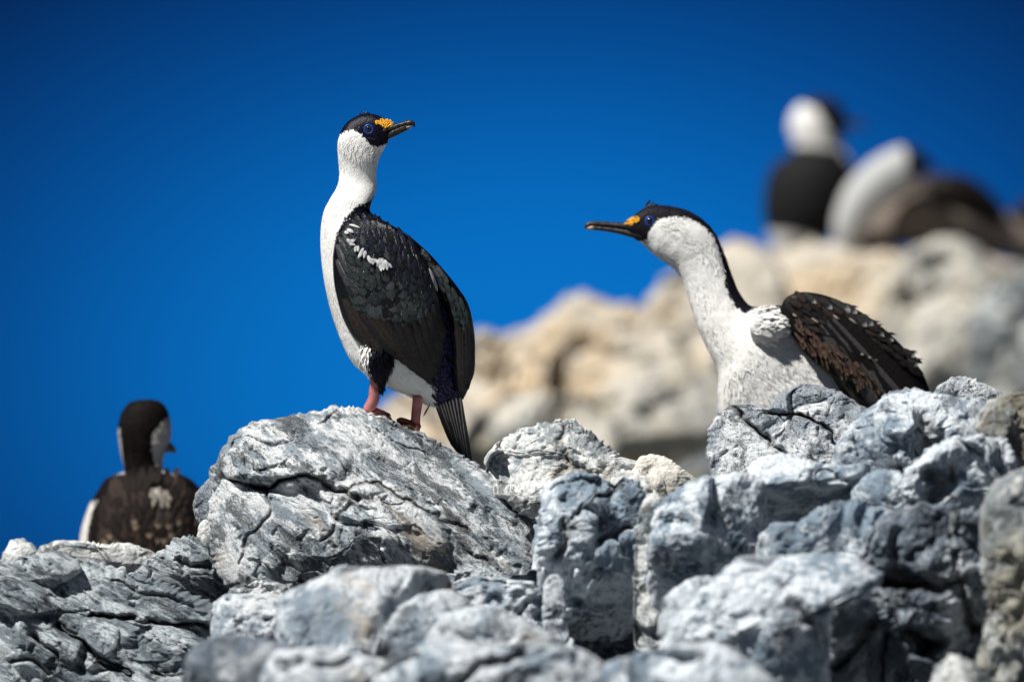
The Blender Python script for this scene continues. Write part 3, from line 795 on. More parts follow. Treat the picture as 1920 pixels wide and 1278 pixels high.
F_BR = [feather_material('brown_vane_%s' % n, c, e, 0.6, t, spec=0.15) for n, c, e, t in (
    ('dark', (0.022, 0.015, 0.013), (0.010, 0.007, 0.006), None), ('mid', (0.050, 0.035, 0.029), (0.014, 0.010, 0.008), None),
    ('tipped', (0.055, 0.040, 0.034), (0.05, 0.04, 0.035), (0.30, 0.22, 0.16)))]
F_B2 = [feather_material('raised_wing_vane_%s' % n, c, e, g, t, spec=0.2) for n, c, e, g, t in (
    ('black', (0.014, 0.011, 0.011), (0.006, 0.005, 0.005), 0.5, None), ('brown', (0.030, 0.020, 0.016), (0.008, 0.006, 0.006), 0.5, None),
    ('frosted', (0.035, 0.034, 0.036), (0.02, 0.02, 0.02), 0.45, (0.34, 0.35, 0.36)))]
F_RUF = feather_material('rufous_down', (0.085, 0.046, 0.029), (0.03, 0.017, 0.011), 0.7, (0.20, 0.125, 0.085))
F_SILV = feather_material('silvery_flight_vane', (0.085, 0.082, 0.085), (0.012, 0.010, 0.010), 0.35)
M_BILL = plain('dark_horn', (0.018, 0.015, 0.015), 0.36, 0.0012, 260, 0.45, (0.050, 0.040, 0.035), 120)
M_BILLTIP = plain('pale_horn', (0.42, 0.28, 0.17), 0.4, 0.0004, 260, 0.5, (0.20, 0.15, 0.12), 150)
M_BILLBR = plain('brown_horn', (0.30, 0.18, 0.09), 0.45, 0.0008, 200, 0.4, (0.09, 0.06, 0.04), 90)
M_CAR = plain('orange_caruncle', (0.80, 0.36, 0.015), 0.5, 0.0006, 400, 0.4, (0.85, 0.46, 0.03), 200)
M_RING = plain('blue_eye_ring', (0.005, 0.075, 0.42), 0.35, 0.0, 100, 0.5, (0.004, 0.05, 0.33), 90)
M_IRIS = plain('brown_iris', (0.035, 0.022, 0.016), 0.12, 0.0, 100, 0.6)
M_PUPIL = plain('pupil', (0.002, 0.002, 0.002), 0.04, 0.0, 100, 0.7)
M_LEG = plain('pink_scaly_skin', (0.52, 0.20, 0.19), 0.5, 0.0016, 260, 0.4, (0.40, 0.13, 0.13), 70)
M_WEB = plain('red_brown_web', (0.20, 0.045, 0.025), 0.45, 0.0012, 200, 0.45, (0.06, 0.030, 0.022), 60)
M_SHAFT = plain('pale_shaft', (0.50, 0.47, 0.43), 0.45)


# ------------------------------------------------------------------ birds: geometry
def to_world(X, Y, H, d):
    s = d / 32.0
    return W(X, Y, d - np.asarray(H) * s / 1000.0)


def loft_grid(ribs, n, m, sq=1.0):
    R = catmull(np.array(ribs, float), n)
    a = np.arange(m) / m * 2 * math.pi
    ca, sa = np.cos(a), np.sin(a)
    sa = np.sign(sa) * np.abs(sa) ** sq
    mid = (R[:, 0:2] + R[:, 2:4]) / 2; hf = (R[:, 2:4] - R[:, 0:2]) / 2
    X = mid[:, :1] + hf[:, :1] * ca[None]
    Y = mid[:, 1:2] + hf[:, 1:2] * ca[None]
    H = R[:, 5:6] + np.maximum(R[:, 4:5], 0.2) * sa[None]
    return X, Y, H


def grid_faces(n, m):
    ii, jj = np.meshgrid(np.arange(n - 1), np.arange(m), indexing='ij')
    j2 = (jj + 1) % m
    return np.stack([ii * m + jj, ii * m + j2, (ii + 1) * m + j2, (ii + 1) * m + jj], -1).reshape(-1, 4)


def fix_orient(V, F):
    c = V.mean(0)
    a = V[F[:, 0]] - c; b = V[F[:, 1]] - c; e = V[F[:, 2]] - c
    vol = np.einsum('ij,ij->i', a, np.cross(b, e)).sum()
    return F if vol > 0 else F[:, ::-1].copy()


def close_ends(ob):
    bm = bmesh.new(); bm.from_mesh(ob.data)
    bmesh.ops.holes_fill(bm, edges=[e for e in bm.edges if e.is_boundary], sides=0)
    for f in bm.faces: f.smooth = True
    bm.to_mesh(ob.data); bm.free()


def poly_sd(px, py, poly):
    """signed distance in pixels, positive inside"""
    poly = [tuple(p) for p in poly]
    q = poly + [poly[0]]
    dd, _ = seg_dist(px, py, q)
    inside = np.zeros(px.shape, bool)
    for (ax, ay), (bx, by) in zip(q[:-1], q[1:]):
        c = ((ay > py) != (by > py)) & (px < (bx - ax) * (py - ay) / (by - ay + 1e-12) + ax)
        inside ^= c
    return np.where(inside, dd, -dd)


def dark_of(px, py, polys, width=9.0, cuts=()):
    v = np.full(px.shape, -1e3)
    for p in polys: v = np.maximum(v, poly_sd(px, py, p))
    for p in cuts: v = np.minimum(v, -poly_sd(px, py, p))
    return np.clip(v / width * 0.5 + 0.5, 0, 1)


class Bird:
    def __init__(s, d, name, label, base, group=None):
        s.d = d; s.H = {}
        s.root = thing(name, to_world(*base, d), label, 'bird', group)
        s.x0 = s.y0 = None
        s.maps = []
        s.rng = np.random.default_rng(int(d * 1000) + int(base[0]))

    def loft(s, name, ribs, mat, n=90, m=48, polys=None, cuts=(), parent=None, sq=1.0, relief=0.0, surf=True, rs=12.0, **kw):
        X, Y, H = loft_grid(ribs, n, m, sq)
        if relief:
            p = np.stack([X, Y, H], -1) / 1000
            H = H + relief * fbm(p * rs, 3) * np.sign(np.sin(np.arange(m) / m * 2 * math.pi) + 1e-6)[None]
            X = X + relief * 0.5 * fbm(p * rs + 30, 3)
        V = to_world(X, Y, H, s.d).reshape(-1, 3)
        F = fix_orient(V, grid_faces(n, m))
        at = {'dark': dark_of(X, Y, polys, cuts=cuts).ravel() if polys is not None else np.zeros(n * m)}
        o = part(name, V, F, mat, parent or s.root, attrs=at, **kw)
        close_ends(o)
        if surf: s.add_map(ribs, sq)
        return o

    def add_map(s, ribs, sq=1.0):
        s.maps.append(loft_grid(ribs, 700, 420, sq))

    def build_map(s):
        xs = np.concatenate([m[0].ravel() for m in s.maps]); ys = np.concatenate([m[1].ravel() for m in s.maps])
        hs = np.concatenate([m[2].ravel() for m in s.maps])
        s.x0 = int(xs.min()) - 30; s.y0 = int(ys.min()) - 30
        w = int(xs.max()) + 30 - s.x0; h = int(ys.max()) + 30 - s.y0
        g = np.full((h, w), -1e6)
        np.maximum.at(g, ((ys - s.y0).astype(int), (xs - s.x0).astype(int)), hs)
        for _ in range(30):
            bad = g < -1e5
            if not bad.any(): break
            p = np.pad(g, 1, constant_values=-1e6)
            st = np.stack([p[a:a + h, b:b + w] for a in range(3) for b in range(3)])
            ok = st > -1e5
            av = np.where(ok, st, 0).sum(0) / np.maximum(ok.sum(0), 1)
            g = np.where(bad & ok.any(0), av, g)
        for _ in range(3):
            p = np.pad(g, 1, mode='edge')
            g = sum(p[a:a + h, b:b + w] for a in range(3) for b in range(3)) / 9
        s.g = g

    def at(s, x, y):
        fx = np.clip(np.asarray(x) - s.x0, 0, s.g.shape[1] - 2); fy = np.clip(np.asarray(y) - s.y0, 0, s.g.shape[0] - 2)
        i = fx.astype(int); j = fy.astype(int); a = fx - i; b = fy - j
        g = s.g
        return g[j, i] * (1 - a) * (1 - b) + g[j, i + 1] * a * (1 - b) + g[j + 1, i] * (1 - a) * b + g[j + 1, i + 1] * a * b

    def feather(s, name, x, y, dx, dy, L, w, mat, parent, off=(1.5, 5.0), curve=0.0, rows=6, flat=None, taper=0.5, splay=0.0, camber=0.6, **kw):
        l = math.hypot(dx, dy); dx /= l; dy /= l
        t = np.linspace(0, 1, rows + 1)
        hw = w / 2 * np.where(t < taper, 0.45 + 0.55 * np.sin(t / taper * math.pi / 2), np.sqrt(np.clip(1 - ((t - taper) / (1 - taper)) ** 2.6, 0, 1)))
        hw[-1] = w * 0.07
        cx = x + dx * L * t - dy * curve * L * t * t; cy = y + dy * L * t + dx * curve * L * t * t
        tx, ty = np.gradient(cx), np.gradient(cy); tl = np.hypot(tx, ty); tx /= tl; ty /= tl
        c = np.array([-1, 0, 1.0])
        X = cx[:, None] - ty[:, None] * c * hw[:, None]; Y = cy[:, None] + tx[:, None] * c * hw[:, None]
        if flat is not None:
            H = np.repeat((flat[0] + (flat[1] - flat[0]) * t)[:, None], 3, 1)
        else:
            hc = s.at(cx, cy)
            H = 0.75 * s.at(X, Y) + 0.25 * hc[:, None]
        H = H + (off[0] + (off[1] - off[0]) * t)[:, None] + np.array([-camber, camber, -camber]) + splay * c * t[:, None]
        V = to_world(X, Y, H, s.d).reshape(-1, 3)
        F = []
        for i in range(rows):
            for j in range(2):
                a = i * 3 + j
                F.append((a, a + 3, a + 4, a + 1))
        o = part(name, V, F, mat, parent, **kw)
        uvl = o.data.uv_layers.new(name='UVMap')
        uvv = [((j / 2), t[i]) for i in range(rows + 1) for j in range(3)]
        flat_uv = []
        for lp in o.data.loops: flat_uv.extend(uvv[lp.vertex_index])
        uvl.data.foreach_set('uv', flat_uv)
        return o

    def tufts(s, ribs, polys, count, L, w, mat, name='down_plumage', sector=(0, 2 * math.pi), lift=0.28, cuts=(), zone=None, cut_zone=None, jitter=0.25, off=0.0, parent=None):
        """short loose body feathers lying along the bird: nobody could count them, so one mesh"""
        n = 400; m = 240
        X, Y, H = loft_grid(ribs, n, m)
        P = np.stack([X, Y, H], -1)
        du = np.gradient(P, axis=0); dv = np.gradient(P, axis=1)
        dv[:, 0] = P[:, 1] - P[:, -1]; dv[:, -1] = P[:, 0] - P[:, -2]
        N = np.cross(du, dv); A = np.linalg.norm(N, axis=-1)
        # outward
        C = P.mean(1, keepdims=True)
        sg = np.sign(np.einsum('ijk,ijk->ij', N, P - C)); N = N * sg[..., None]
        wgt = A.copy()
        al = np.arange(m) / m * 2 * math.pi
        wgt[:, ~((al >= sector[0]) & (al <= sector[1]))] = 0
        if zone is not None: wgt[poly_sd(X, Y, zone) < 0] = 0
        if cut_zone is not None:
            for cz in (cut_zone if isinstance(cut_zone[0][0], (tuple, list)) else [cut_zone]): wgt[poly_sd(X, Y, cz) > 0] = 0
        pr = (wgt / wgt.sum()).ravel()
        idx = s.rng.choice(n * m, size=count, p=pr)
        p = P.reshape(-1, 3)[idx]; t = du.reshape(-1, 3)[idx]; nn = N.reshape(-1, 3)[idx]
        t /= np.linalg.norm(t, axis=1)[:, None] + 1e-9; nn /= np.linalg.norm(nn, axis=1)[:, None] + 1e-9
        b = np.cross(nn, t)
        t = t + b * s.rng.normal(0, jitter, (count, 1)); t /= np.linalg.norm(t, axis=1)[:, None]
        b = np.cross(nn, t)
        Ls = L * s.rng.uniform(0.6, 1.3, (count, 1)); ws = w * s.rng.uniform(0.7, 1.3, (count, 1))
        lf = lift * s.rng.uniform(0.3, 1.3, (count, 1))
        r = p - nn * 0.6 + nn * off
        v0 = r - b * ws * .35; v1 = r + b * ws * .35
        md = r + t * Ls * 0.55 + nn * lf * Ls * 0.45
        v2 = md - b * ws * .5; v3 = md + b * ws * .5; v4 = r + t * Ls + nn * lf * Ls * 0.75
        V = np.stack([v0, v1, v2, v3, v4], 1)
        dark = np.repeat(dark_of(p[:, 0], p[:, 1], polys, cuts=cuts), 5)
        Wd = to_world(V[..., 0], V[..., 1], V[..., 2], s.d).reshape(-1, 3)
        k = np.arange(count) * 5
        F = np.concatenate([np.stack([k, k + 1, k + 3], 1), np.stack([k, k + 3, k + 2], 1), np.stack([k + 2, k + 3, k + 4], 1)])
        o = part(name, Wd, F, mat, parent or s.root, attrs={'dark': dark})
        nw = np.stack([nn[:, 0], nn[:, 2] * -CP + nn[:, 1] * SP, -nn[:, 1] * CP - nn[:, 2] * SP], -1)
        nw = nw + s.rng.normal(0, 0.10, nw.shape)
        nw = np.repeat(nw, 5, 0); nw /= np.linalg.norm(nw, axis=1)[:, None]
        if len(o.data.vertices) == len(nw): o.data.normals_split_custom_set_from_vertices([tuple(v) for v in nw])
        o['kind'] = 'stuff'
        return o

    def tube(s, name, pts, mat, parent=None, m=10, n=None, squash=1.0):
        """pts: (px, py, height, radius)"""
        P = catmull(np.array(pts, float), n or len(pts) * 5)
        c = P[:, :3]; r = P[:, 3]
        t = np.gradient(c, axis=0); t /= np.linalg.norm(t, axis=1)[:, None] + 1e-9
        up = np.array([0, 0, 1.0])
        a = np.cross(t, up); bad = np.linalg.norm(a, axis=1) < 0.1
        a[bad] = np.array([1, 0, 0]); a /= np.linalg.norm(a, axis=1)[:, None]
        b = np.cross(a, t)
        th = np.arange(m) / m * 2 * math.pi
        V = c[:, None] + r[:, None, None] * (np.cos(th)[None, :, None] * a[:, None] + squash * np.sin(th)[None, :, None] * b[:, None])
        Wd = to_world(V[..., 0], V[..., 1], V[..., 2], s.d).reshape(-1, 3)
        F = fix_orient(Wd, grid_faces(len(c), m))
        o = part(name, Wd, F, mat, parent or s.root)
        close_ends(o)
        return o

    def sheet(s, name, rim, mat, parent=None, thick=1.5):
        """thin solid web between toe tips: rim = list of (px,py,h), fan about the first"""
        rim = np.array(rim, float)
        n = len(rim)
        top = to_world(rim[:, 0], rim[:, 1], rim[:, 2] + thick, s.d); bot = to_world(rim[:, 0], rim[:, 1] + 0.8, rim[:, 2] - thick, s.d)
        V = np.concatenate([top, bot])
        F = []
        for i in range(1, n - 1):
            F.append((0, i, i + 1)); F.append((n, n + i + 1, n + i))
        for i in range(n):
            j = (i + 1) % n
            F.append((i, n + i, n + j, j))
        return part(name, V, F, mat, parent or s.root)

    def ball(s, bm, x, y, h, r, sx=1.0):
        bmm = bmesh.ops.create_icosphere(bm, subdivisions=1, radius=1.0)
        for v in bmm['verts']:
            q = to_world(x + v.co.x * r * sx, y + v.co.z * r, h + v.co.y * r, s.d)
            v.co = Vector(q)

    def finish_ball_mesh(s, name, bm, mat, parent=None):
        V = [tuple(v.co) for v in bm.verts]; bm.verts.index_update()
        F = [tuple(v.index for v in f.verts) for f in bm.faces]
        bm.free()
        return part(name, V, F, mat, parent or s.root)

    def eye(s, x, y, h, r, ax=1.0, mats=None, tilt=0.0):
        """dark ball in a bright fleshy ring"""
        ring_m = mats or M_RING
        # iris ball
        def ballm(name, rad, hh, mat, parent, flat=0.6):
            n, m = 10, 18
            phi = np.linspace(0.02, math.pi - 0.02, n)[:, None]; th = np.arange(m)[None] / m * 2 * math.pi
            X = x + rad * ax * np.sin(phi) * np.cos(th) + tilt * rad * flat * np.cos(phi); Y = y + rad * np.sin(phi) * np.sin(th); H = hh + rad * flat * np.cos(phi) + 0 * th
            V = to_world(X, Y, H, s.d).reshape(-1, 3)
            o = part(name, V, fix_orient(V, grid_faces(n, m)), mat, parent); close_ends(o); return o
        e = ballm('eye', r * 0.70, h, M_IRIS, s.root)
        n, m = 26, 8
        u = np.arange(n)[:, None] / n * 2 * math.pi; v = np.arange(m)[None] / m * 2 * math.pi
        rr = r * 0.80 + r * 0.20 * np.cos(v)
        X = x + rr * ax * np.cos(u); Y = y + rr * np.sin(u); H = h + r * 0.05 + r * 0.22 * np.sin(v) + 0 * u
        V = to_world(X, Y, H, s.d).reshape(-1, 3)
        i, j = np.meshgrid(np.arange(n), np.arange(m), indexing='ij')
        F = np.stack([i * m + j, i * m + (j + 1) % m, ((i + 1) % n) * m + (j + 1) % m, ((i + 1) % n) * m + j], -1).reshape(-1, 4)
        part('eye_ring', V, fix_orient(V, F), ring_m, e)
        ballm('pupil', r * 0.34, h + r * 0.27, M_PUPIL, e, 0.5)
        return e


def in_poly(x, y, poly):
    return poly_sd(np.array([x], float), np.array([y], float), poly)[0] > 0


# ================================================================== the standing bird
B1 = Bird(32.10, 'standing_cormorant', 'black and white cormorant standing upright on the large pale boulder, head turned right', (740, 800, 0))
body1 = [
    (735, 234, 729, 258, 7, 12), (730, 229, 727, 268, 11, 10), (721, 222, 722, 276, 15, 8), (700, 214, 716, 287, 21, 4), (676, 215, 711, 297, 24, 0),
    (652, 228, 708, 307, 25, 0), (639, 247, 706, 316, 27, 1), (633, 270, 705, 326, 25, -1), (634, 300, 705, 338, 21, -4),
    (636, 330, 706, 350, 20, -4), (631, 352, 702, 366, 25, 0), (618, 374, 696, 382, 33, 4), (606, 400, 697, 400, 40, 6),
    (601, 440, 738, 425, 52, 6), (603, 490, 782, 462, 62, 4), (610, 540, 820, 505, 68, 2), (622, 590, 846, 555, 68, 0),
    (640, 640, 862, 610, 64, 0), (664, 684, 868, 665, 56, 0), (705, 712, 868, 712, 44, 0), (760, 738, 866, 738, 30, -4), (800, 757, 850, 748, 16, -8),
    (820, 758, 836, 754, 6, -10)]
cap1 = [(622, 262), (633, 260), (637, 253), (650, 246), (664, 243), (672, 248), (680, 256), (686, 263), (694, 271), (705, 276), (716, 273),
        (724, 271), (735, 264), (765, 240), (760, 195), (615, 195)]
back1 = [(712, 356), (702, 366), (690, 379), (672, 385), (660, 395), (646, 410), (630, 440), (628, 500), (645, 580), (690, 650), (745, 666),
         (790, 700), (806, 716), (809, 770), (900, 775), (910, 500), (740, 395), (715, 385)]
polys1 = [cap1, back1]
B1.loft('body', body1, M_BODY, n=220, m=96, polys=polys1, relief=1.0)
wingL = [(655, 418, 700, 408, 30, 30), (633, 438, 738, 424, 40, 34), (624, 475, 778, 455, 46, 38), (625, 520, 806, 498, 48, 40),
         (632, 560, 822, 545, 48, 40), (645, 602, 828, 595, 44, 40), (668, 640, 826, 640, 38, 38), (705, 662, 820, 680, 30, 36),
         (760, 682, 812, 706, 20, 34), (792, 712, 806, 722, 8, 34)]
wingR = [(745, 425, 765, 440, 14, 26), (778, 455, 803, 473, 18, 34), (800, 488, 834, 508, 20, 40), (818, 525, 858, 538, 22, 42), (838, 565, 878, 570, 22, 42),
         (850, 605, 888, 612, 20, 40), (855, 645, 891, 655, 18, 36), (857, 690, 887, 702, 14, 32), (859, 728, 875, 736, 9, 28), (862, 745, 867, 749, 4, 26)]
w1 = B1.loft('wing', wingL, F_MANT[0], n=90, m=40, sq=0.65)
w2 = B1.loft('wing', wingR, F_MANT[0], n=70, m=28, sq=0.65)
thigh1 = [(684, 632, 742, 640, 26, 38), (676, 655, 744, 662, 30, 42), (676, 680, 738, 686, 28, 44), (688, 700, 729, 704, 20, 42), (702, 714, 722, 716, 11, 40), (711, 728, 717, 729, 4, 38)]
th_poly = [[(704, 625), (694, 655), (688, 680), (690, 700), (700, 740), (780, 740), (780, 625)]]
B1.loft('thigh', thigh1, M_BODY, n=40, m=28, polys=th_poly)
B1.build_map()
B1.tufts(body1, polys1, 12000, 10, 1.5, M_BODY, off=0.5, cut_zone=[(624, 205), (720, 205), (760, 225), (745, 262), (725, 278), (700, 276), (680, 262), (664, 245), (640, 250), (620, 262)], lift=0.05, jitter=.22)
B1.tufts(body1, polys1, 1500, 4.5, 2.0, M_BODY, name='crown_plumage', zone=[(624, 205), (700, 205), (700, 222), (668, 246), (640, 252), (620, 265)], lift=0.1)
B1.tufts(body1, polys1, 2600, 12, 2.6, M_RUMP, name='rump_plumage', zone=[(800, 510), (830, 520), (868, 600), (870, 750), (800, 750), (815, 650)], lift=0.35)
B1.tufts(thigh1, th_poly, 1100, 15, 3.5, M_BODY, name='thigh_plumage', lift=0.35)
B1.tufts(body1, polys1, 1400, 15, 3.5, M_BODY, name='belly_plumage', zone=[(700, 670), (745, 665), (812, 720), (815, 765), (700, 720)], lift=0.3)

rg = random.Random(4)


def dir1(x, y):
    return (0.42 - 0.0016 * (x - 640) + rg.uniform(-.08, .08), 1.0)


# flight feathers of the near wing, then rows of coverts over their roots
tips = [(690, 655), (712, 665), (738, 668), (752, 678), (766, 690), (779, 702), (791, 713), (802, 722), (811, 712), (817, 692), (822, 668), (826, 640)]
roots = [(645, 560), (658, 575), (676, 588), (692, 596), (708, 600), (724, 602), (742, 604), (760, 604), (778, 602), (794, 596), (806, 585), (815, 570)]
for k, ((tx, ty), (rx_, ry_)) in enumerate(zip(tips, roots)):
    ux, uy = tx - rx_, ty - ry_
    L = math.hypot(ux, uy)
    B1.feather('flight_feather', rx_, ry_, ux, uy, L, 25, F_FLY[0] if k < 6 and k % 3 != 2 else F_FLY[1], w1, off=(2.0 + 0.9 * k, 4.0 + 0.9 * k), rows=8, curve=-0.05, taper=0.6, camber=1.9, splay=rg.uniform(-1.5, 1.5))
cov_poly = [(664, 418), (698, 414), (730, 428), (768, 458), (797, 500), (814, 545), (820, 590), (812, 588), (780, 592), (735, 598), (700, 590), (672, 574), (650, 548), (637, 510), (636, 475), (646, 442)]
y = 592.0
row = 0
while y > 408:
    x = 626 + (row % 2) * 7
    while x < 830:
        xx, yy = x + rg.uniform(-2.5, 2.5), y + rg.uniform(-3, 3) + 0.06 * (x - 720)
        if in_poly(xx, yy, cov_poly):
            dx, dy = dir1(xx, yy)
            up = (592 - yy) / 180
            sz = 1.25 - 0.45 * up
            mantle = rg.random() < 1 / (1 + math.exp((yy - (478 + 0.9 * (xx - 700))) / 14)) * (xx > 655)
            B1.feather('covert_feather', xx - dx * 14, yy - dy * 18, dx, dy, 42 * sz, (20 - 5 * up) * sz, rg.choice(F_MANT) if mantle else rg.choice(F_COV), w1,
                       off=(0.6 + row * 0.09, 1.9 + row * 0.09), rows=5, splay=rg.uniform(-.3, .3), camber=0.3, taper=0.62, curve=rg.uniform(-.08, .08))
        x += 13.5 - 3.5 * (592 - y) / 180
    y -= 14.5 - 3 * (592 - y) / 180
    row += 1
for (x, y, dx, dy, L, w) in ((655, 421, 1, .12, 17, 3.5), (650, 430, 1.0, .25, 14, 6), (646, 434, .9, .5, 9, 4), (650, 449, 1, .5, 7, 4), (652, 454, 1, -.25, 13, 5), (655, 458, 1, -.1, 10, 4),
                             (668, 461, -.3, 1, 13, 5), (672, 460, -.1, 1, 10, 4), (681, 465, -.35, 1, 17, 6), (686, 470, -.3, 1, 16, 6), (690, 479, .3, 1, 14, 6), (697, 484, .2, 1, 11, 5), (700, 486, 1, .5, 14, 5),
                             (712, 484, .1, 1, 20, 6), (716, 484, .25, 1, 21, 7), (721, 487, .5, 1, 17, 6), (727, 493, .7, .8, 12, 4), (709, 492, -.2, 1, 9, 3)):
    B1.feather('white_feather', x, y, dx, dy, L * rg.uniform(.9, 1.25), w * rg.uniform(1.0, 1.6), F_WHITE, w1, off=(5.5, 7.0), rows=4, taper=0.3, curve=rg.uniform(-.2, .2))
# the far wing
tipsR = [(884, 712), (878, 730), (868, 748), (862, 740), (860, 722)]
rootsR = [(880, 600), (874, 610), (868, 620), (862, 612), (857, 600)]
for k, ((tx, ty), (rx_, ry_)) in enumerate(zip(tipsR, rootsR)):
    B1.feather('flight_feather', rx_, ry_, tx - rx_, ty - ry_, math.hypot(tx - rx_, ty - ry_), 17, F_FLY[1], w2, off=(2 + 0.8 * k, 4 + .8 * k), rows=8, camber=1.5)
cov_r = [(775, 455), (797, 474), (828, 510), (850, 540), (870, 572), (882, 612), (885, 650), (886, 660), (860, 655), (852, 610), (836, 565), (818, 528), (800, 490)]
y = 655.0; row = 0
while y > 430:
    x = 765 + (row % 2) * 5
    while x < 892:
        xx, yy = x + rg.uniform(-1.5, 1.5), y + rg.uniform(-3, 3)
        if in_poly(xx, yy, cov_r):
            a = np.interp(yy, [430, 520, 600, 700], [0.8, 0.55, 0.2, -0.05])
            B1.feather('covert_feather', xx - a * 8, yy - 10, a, 1, 28, 11, rg.choice(F_COV), w2, off=(0.8 + row * 0.1, 2.6 + row * .1), rows=5, taper=0.62)
        x += 10
    y -= 15
    row += 1
B1.feather('scapular_feather', 805, 503, 0.42, 1, 46, 6, F_WHITE, w1, off=(12, 12), rows=6, curve=0.05)
# tail
for k in range(8):
    q = k / 7
    o = B1.feather('tail_feather', 806 + 56 * q, 720 + 20 * q, 48 - 34 * q, 128 + 2 * q, 136 + 10 * q, 14, F_TAIL, B1.root, flat=(8 + 14 * q - 22 * q * q, -66), off=(k % 2 * 1.6, k % 2 * 1.6), rows=9, taper=0.75, curve=-0.03, camber=1.3)
    x0_, y0_ = 806 + 56 * q, 722 + 20 * q
    dx_, dy_ = 48 - 34 * q, 128 + 2 * q
    l_ = math.hypot(dx_, dy_); dx_ /= l_; dy_ /= l_
    pts = []
    for t in (0.0, 0.2, 0.4, 0.6, 0.82):
        L_ = (136 + 10 * q)
        pts.append((x0_ + dx_ * L_ * t + dy_ * 0.03 * L_ * t * t, y0_ + dy_ * L_ * t - dx_ * 0.03 * L_ * t * t,
                    (8 + 14 * q - 22 * q * q) + (-66 - (8 + 14 * q - 22 * q * q)) * t + 1.8 + (k % 2) * 1.6, 1.5 * (1 - t / 0.86) ** 1.3 + 0.25))
    B1.tube('shaft', pts, M_SHAFT, o, m=6)
B1.feather('loose_feather', 806, 758, -0.55, 1, 26, 3.2, F_TAIL, B1.root, flat=(10, 16), off=(0, 0), rows=4)
# bill
up_b = [(712, 240, 709, 256, 13, 10), (722, 237, 719, 252, 11, 12), (735, 233.5, 732, 247, 8.5, 12), (750, 229.5, 747.5, 240, 6.5, 12), (762, 226.2, 760.5, 236, 5.5, 12),
        (770, 225, 768.5, 234.5, 5.2, 12), (775.5, 227, 772, 234.5, 4.2, 12), (778, 231, 774.5, 237, 2.8, 12), (778.2, 237, 776, 239.5, 1.2, 12)]
ub = B1.loft('upper_bill', up_b, M_BILL, n=50, m=20, surf=False)
lo_b = [(690, 255, 690, 262, 22, 2), (706, 254, 707, 269, 15, 8), (720, 246, 721, 264, 10, 11), (735, 241.5, 736, 258, 7.6, 12), (750, 235.5, 751.5, 250.5, 5.8, 12), (761, 232, 763.5, 244.5, 4.8, 12), (768, 230.5, 769.5, 239.5, 3.8, 12), (771.5, 231, 772, 236, 1.5, 12)]
lb = B1.loft('lower_bill', lo_b, M_BILL, n=50, m=20, surf=False)
B1.loft('bill_tip', [(761.5, 236.6, 762.5, 242.5, 4.2, 13.6), (766, 235.6, 768, 241.4, 4.6, 13.4), (769.5, 235.2, 770.5, 239.6, 3.2, 13), (771.5, 235.2, 771.8, 237, 1.2, 12.6)], M_BILLTIP, n=16, m=14, surf=False, parent=lb)
B1.eye(691, 242.5, B1.at(691, 242) - 1.5, 10.0, 0.97)
bm = bmesh.new()
cpoly = [(704, 228), (716, 223), (726, 224), (735, 226), (739, 231), (733, 236), (722, 241), (719, 239), (713, 233), (706, 233)]
for k in range(330):
    x, y = rg.uniform(703, 740), rg.uniform(222, 243)
    if in_poly(x, y, cpoly):
        B1.ball(bm, x, y, max(float(B1.at(x, y)), 13) + rg.uniform(0, 1.0), rg.uniform(1.5, 2.2))
B1.finish_ball_mesh('caruncle', bm, M_CAR)
for (x, y, dx, dy, L) in ((690, 213.5, -1, -.28, 15), (686, 215, -1, -.12, 14), (694, 213, -.9, -.4, 9), (683, 216, -1, -.02, 11)):
    B1.feather('crest_feather', x, y, dx, dy, L, 2.2, F_MANT[0], B1.root, flat=(3, 4), off=(0, 0), rows=3)
# legs and feet
lg = B1.tube('leg', [(706, 700, 34, 11), (703, 725, 30, 10.5), (701, 745, 26, 10.5), (696, 758, 22, 11), (690, 768, 18, 10), (686, 773, 16, 6)], M_LEG, m=16)
for tp in ([(688, 768, 18, 7), (704, 772, 16, 6), (722, 782, 12, 5), (737, 791, 8, 3)], [(690, 770, 20, 6), (704, 777, 24, 5), (716, 786, 24, 3)],
           [(688, 768, 14, 6), (706, 768, 4, 5), (726, 776, -4, 3)]):
    B1.tube('toe', tp, M_LEG if tp[0][2] != 20 else M_WEB, lg)
for cx_, cy_, ch_ in ((736, 790, 9), (715, 785, 25), (725, 775, -3)):
    B1.tube('claw', [(cx_, cy_, ch_, 2.6), (cx_ + 5, cy_ + 2, ch_ + 2, 2.0), (cx_ + 8, cy_ + 6, ch_ + 3, 0.5)], M_BILL, lg, m=8)
B1.sheet('web', [(690, 770, 18), (716, 786, 24), (728, 789, 17), (737, 791, 8), (734, 783, 2), (726, 776, -4)], M_WEB, lg)
lg = B1.tube('leg', [(784, 742, 14, 10), (782, 760, 12, 9.5), (780, 776, 10, 9), (779, 790, 10, 9), (780, 800, 10, 9)], M_LEG, m=16)
for tp in ([(782, 798, 12, 8), (766, 792, 14, 6), (752, 787, 12, 5), (744, 789, 12, 3)], [(782, 800, 14, 7), (768, 800, 22, 5), (756, 798, 26, 3)], [(782, 798, 14, 8), (781, 806, 20, 6), (782, 814, 24, 4)]):
    B1.tube('toe', tp, M_WEB, lg)
B1.sheet('web', [(782, 798, 14), (744, 789, 12), (752, 796, 20), (762, 802, 24), (772, 808, 26), (782, 814, 24)], M_WEB, lg)

